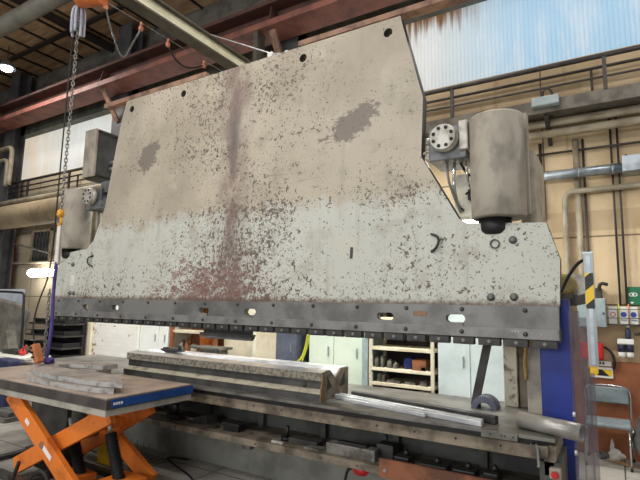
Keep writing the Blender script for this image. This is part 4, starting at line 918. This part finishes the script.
done(B().lathe([(.09, .8), (.11, 1.1), (.115, 1.1), (.115, 1.12), (.1, 1.12)], (-5.82, 5.95, 0), 'z', 20), 'body', 'orange', oc)
done(B().box(-5.55, -5.15, 5.55, 5.75, 0, .93, .01).box(-5.75, -5.1, 5.5, 5.8, .93, .965, .004), 'tool_stand', 'cast', None, 'grey tool stand with tray top by the orange bucket', 'stand')
done(B().box(-5.42, -4.78, 5.95, 6.0, 0, 1.9), 'cream_board', 'cream', None, 'broad cream board standing behind the die block', 'board')
done(B().box(-4.75, -4.42, 5.9, 5.95, 0, 1.9), 'cream_board', 'cream', None, 'narrow cream board with white edges, right of broad one', 'board')
done(B().box(-4.77, -4.74, 5.86, 5.9, 0, 1.9), 'white_strip', 'white', None, 'white strip on left edge of the narrow cream board', 'strip')
done(B().box(-4.42, -4.30, 5.84, 5.9, 0, 1.9), 'cream_board', 'cream', None, 'slim cream plank beside the slate blue cabinet', 'board')
cabinet(-4.28, -3.93, 5.8, 6.2, 1.9, 'slate', [], 'tool_cabinet', 'slate blue cabinet behind the press')
done(B().box(-3.92, -3.71, 6.1, 6.2, 0, 1.9), 'dark_panel', 'bsteel', None, 'black panel behind the yellow hose', 'panel')
done(B().tube([(-3.78, 5.95, 1.5), (-3.79, 5.9, 1.15), (-3.82, 5.88, .98), (-3.88, 5.88, .86), (-3.97, 5.86, .80)], .02, 8, 2).tube([(-3.74, 5.95, 1.5), (-3.76, 5.9, 1.1), (-3.85, 5.86, .84)], .012, 8, 2), 'coiled_hose', 'hose', None, 'yellow hose hanging beside the pale green cupboard', 'hose')
done(B().box(-4.1, -3.6, 5.4, 5.7, .0, .78, .01).box(-4.2, -3.58, 5.38, 5.72, .78, .82, .004), 'tool_stand', 'cast', None, 'grey tool stand with tray top below the yellow hose', 'stand')

# ------------------------------------------------------------------ far left
st = thing('sheet_rack', (-9.0, 5.4, 0), 'black rack of stacked steel sheets behind the lift table', 'rack')
for i, (z, x0, x1) in enumerate(((1.2, -9.85, -8.3), (.98, -9.95, -8.3), (.76, -10.2, -8.3), (.54, -10.3, -8.3), (.32, -10.3, -8.3))):
    done(B().box(x0, x1 - .38, 5.2, 5.62, z - .03, z), 'shelf_plate', 'dsteel', st)
    done(B().box(x0 + .1, x1 - .43, 5.26, 5.6, z, z + .08), 'sheet_stack', 'bsteel', st)
done(B().box(-10.0, -8.68, 5.64, 5.67, 0, 1.3), 'back_panel', 'bsteel', st)
for x in (-9.7, -8.73): done(B().box(x - .04, x + .04, 5.6, 5.64, 0, 1.4), 'upright', 'bsteel', st)
cs = thing('welding_screen', (-11.6, 5.3, 0), 'pale welding screen with black hoop frame at the left', 'screen')
done(B().box(-12.2, -10.75, 5.5, 5.53, .05, 1.85), 'sheet', 'sheetw', cs)
done(B().tube([(-12.2, 4.9, .0), (-12.2, 4.9, 1.72), (-12.1, 4.9, 1.78), (-9.65, 4.9, 1.78), (-9.52, 4.9, 1.70), (-9.45, 4.9, 0)], .022, 10, 1), 'hoop_frame', 'rubber', cs)
cb_ = B(); NX, NZ = 24, 14; V = []
for i in range(NX + 1):
    row = []
    for j in range(NZ + 1):
        u, v = i / NX, j / NZ
        x = -11.4 + u * 1.95 - .25 * v * u * (1 - v); z = .55 + v * (1.15 - .28 * u * u) ; y = 5.0 + .05 * math.sin(u * 17 + v * 2.5) * (1.1 - v) + .03 * math.sin(u * 7 - v * 4)
        row.append(cb_.b.verts.new((x, y, z)))
    V.append(row)
for i in range(NX):
    for j in range(NZ): f = cb_.b.faces.new((V[i][j], V[i + 1][j], V[i + 1][j + 1], V[i][j + 1])); f.smooth = True
cv = done(cb_, 'canvas_cover', 'canvas', None, 'grey canvas draped in folds before the pale welding screen', 'cover')
sm_ = cv.modifiers.new('thick', 'SOLIDIFY'); sm_.thickness = .012
done(B().box(-11.3, -10.35, 5.13, 5.4, 0, 1.0), 'covered_bench', 'canvas', None, 'bench hidden beneath the grey canvas', 'bench')
wt = thing('work_table', (-8.4, 4.3, 0), 'white topped side table at left with equipment', 'table')
done(B().box(-9.0, -7.86, 4.05, 4.55, .70, .74, .004), 'table_top', 'white', wt)
for x, y in ((-8.95, 4.1), (-7.92, 4.1), (-8.95, 4.5), (-7.92, 4.5)): done(B().box(x - .025, x + .025, y - .025, y + .025, 0, .70), 'leg', 'pipe', wt)
pcx = thing('parts_machine', (-8.6, 4.35, .74), 'grey framed machine standing on the white side table', 'machine')
done(B().bar((-8.66, 4.35, .80), (-8.82, 4.35, 1.10), .16, .05, (1, 0, 0), .01), 'panel', 'pgrey', pcx)
done(B().box(-8.8, -8.35, 4.25, 4.45, .74, .80, .01), 'base', 'dsteel', pcx)
done(B().blob((-8.25, 4.3, .79), .07, .05, .05, 41, .4).cyl((-8.3, 4.3, .78), (-8.15, 4.3, .90), .014), 'red_pliers', 'red', None, 'small reddish tool lying on the white side table', 'tool')
done(B().box(-7.95, -7.45, 3.70, 3.95, 0, .76, .03), 'plastic_bin', 'navy', None, 'navy blue bin beside the white side table', 'bin')
done(B().box(-7.5, -7.0, 3.5, 3.9, 0, .06, .01).box(-7.5, -7.05, 3.55, 3.85, .06, .12, .01), 'floor_pallet', 'cast', None, 'low grey pallet on the floor at left', 'pallet')
bl = thing('work_lamp', (-11.96, 6.4, 2.1), 'bright strip lamp glowing on the wall at left', 'lamp')
done(B().box(-12.45, -11.47, 6.52, 6.65, 2.2, 2.36, .01), 'housing', 'galv', bl)
done(B().cyl((-12.25, 6.42, 2.28), (-11.45, 6.42, 2.28), .1, n=16).blob((-12.25, 6.42, 2.28), .12, .1, .1, 1, 0).blob((-11.45, 6.42, 2.28), .12, .1, .1, 1, 0), 'tube', 'lamp', bl)
bl2 = thing('work_lamp', (-1.08, 4.42, 2.4), 'bright small strip lamp behind the right shoulder of the plate', 'lamp')
done(B().box(-1.2, -.96, 4.42, 4.48, 2.44, 2.50, .006), 'housing', 'galv', bl2)
done(B().cyl((-1.21, 4.38, 2.455), (-.95, 4.38, 2.44), .045, n=12), 'tube', 'lamp', bl2)
done(B().box(-1.12, -1.09, 4.3, 4.44, 2.46, 2.49), 'bracket', 'galv', bl2)
for x, y, z, l in ((-11.9, 5.2, 7.0, 'bright round lamp under the roof at the left edge'),):
    t = thing('high_bay_lamp', (x, y, z), l, 'lamp')
    done(B().lathe([(.06, z + .2), (.2, z + .02), (.2, z), (.18, z)], (x, y, 0), 'z', 20), 'shade', 'galv', t)
    done(B().blob((x, y, z), .12, .12, .08, 2, 0), 'bulb', 'lampc', t)
    done(B().cyl((x, y, z + .2), (x, y, 7.55), .01, n=6), 'hanger', 'rail', t)
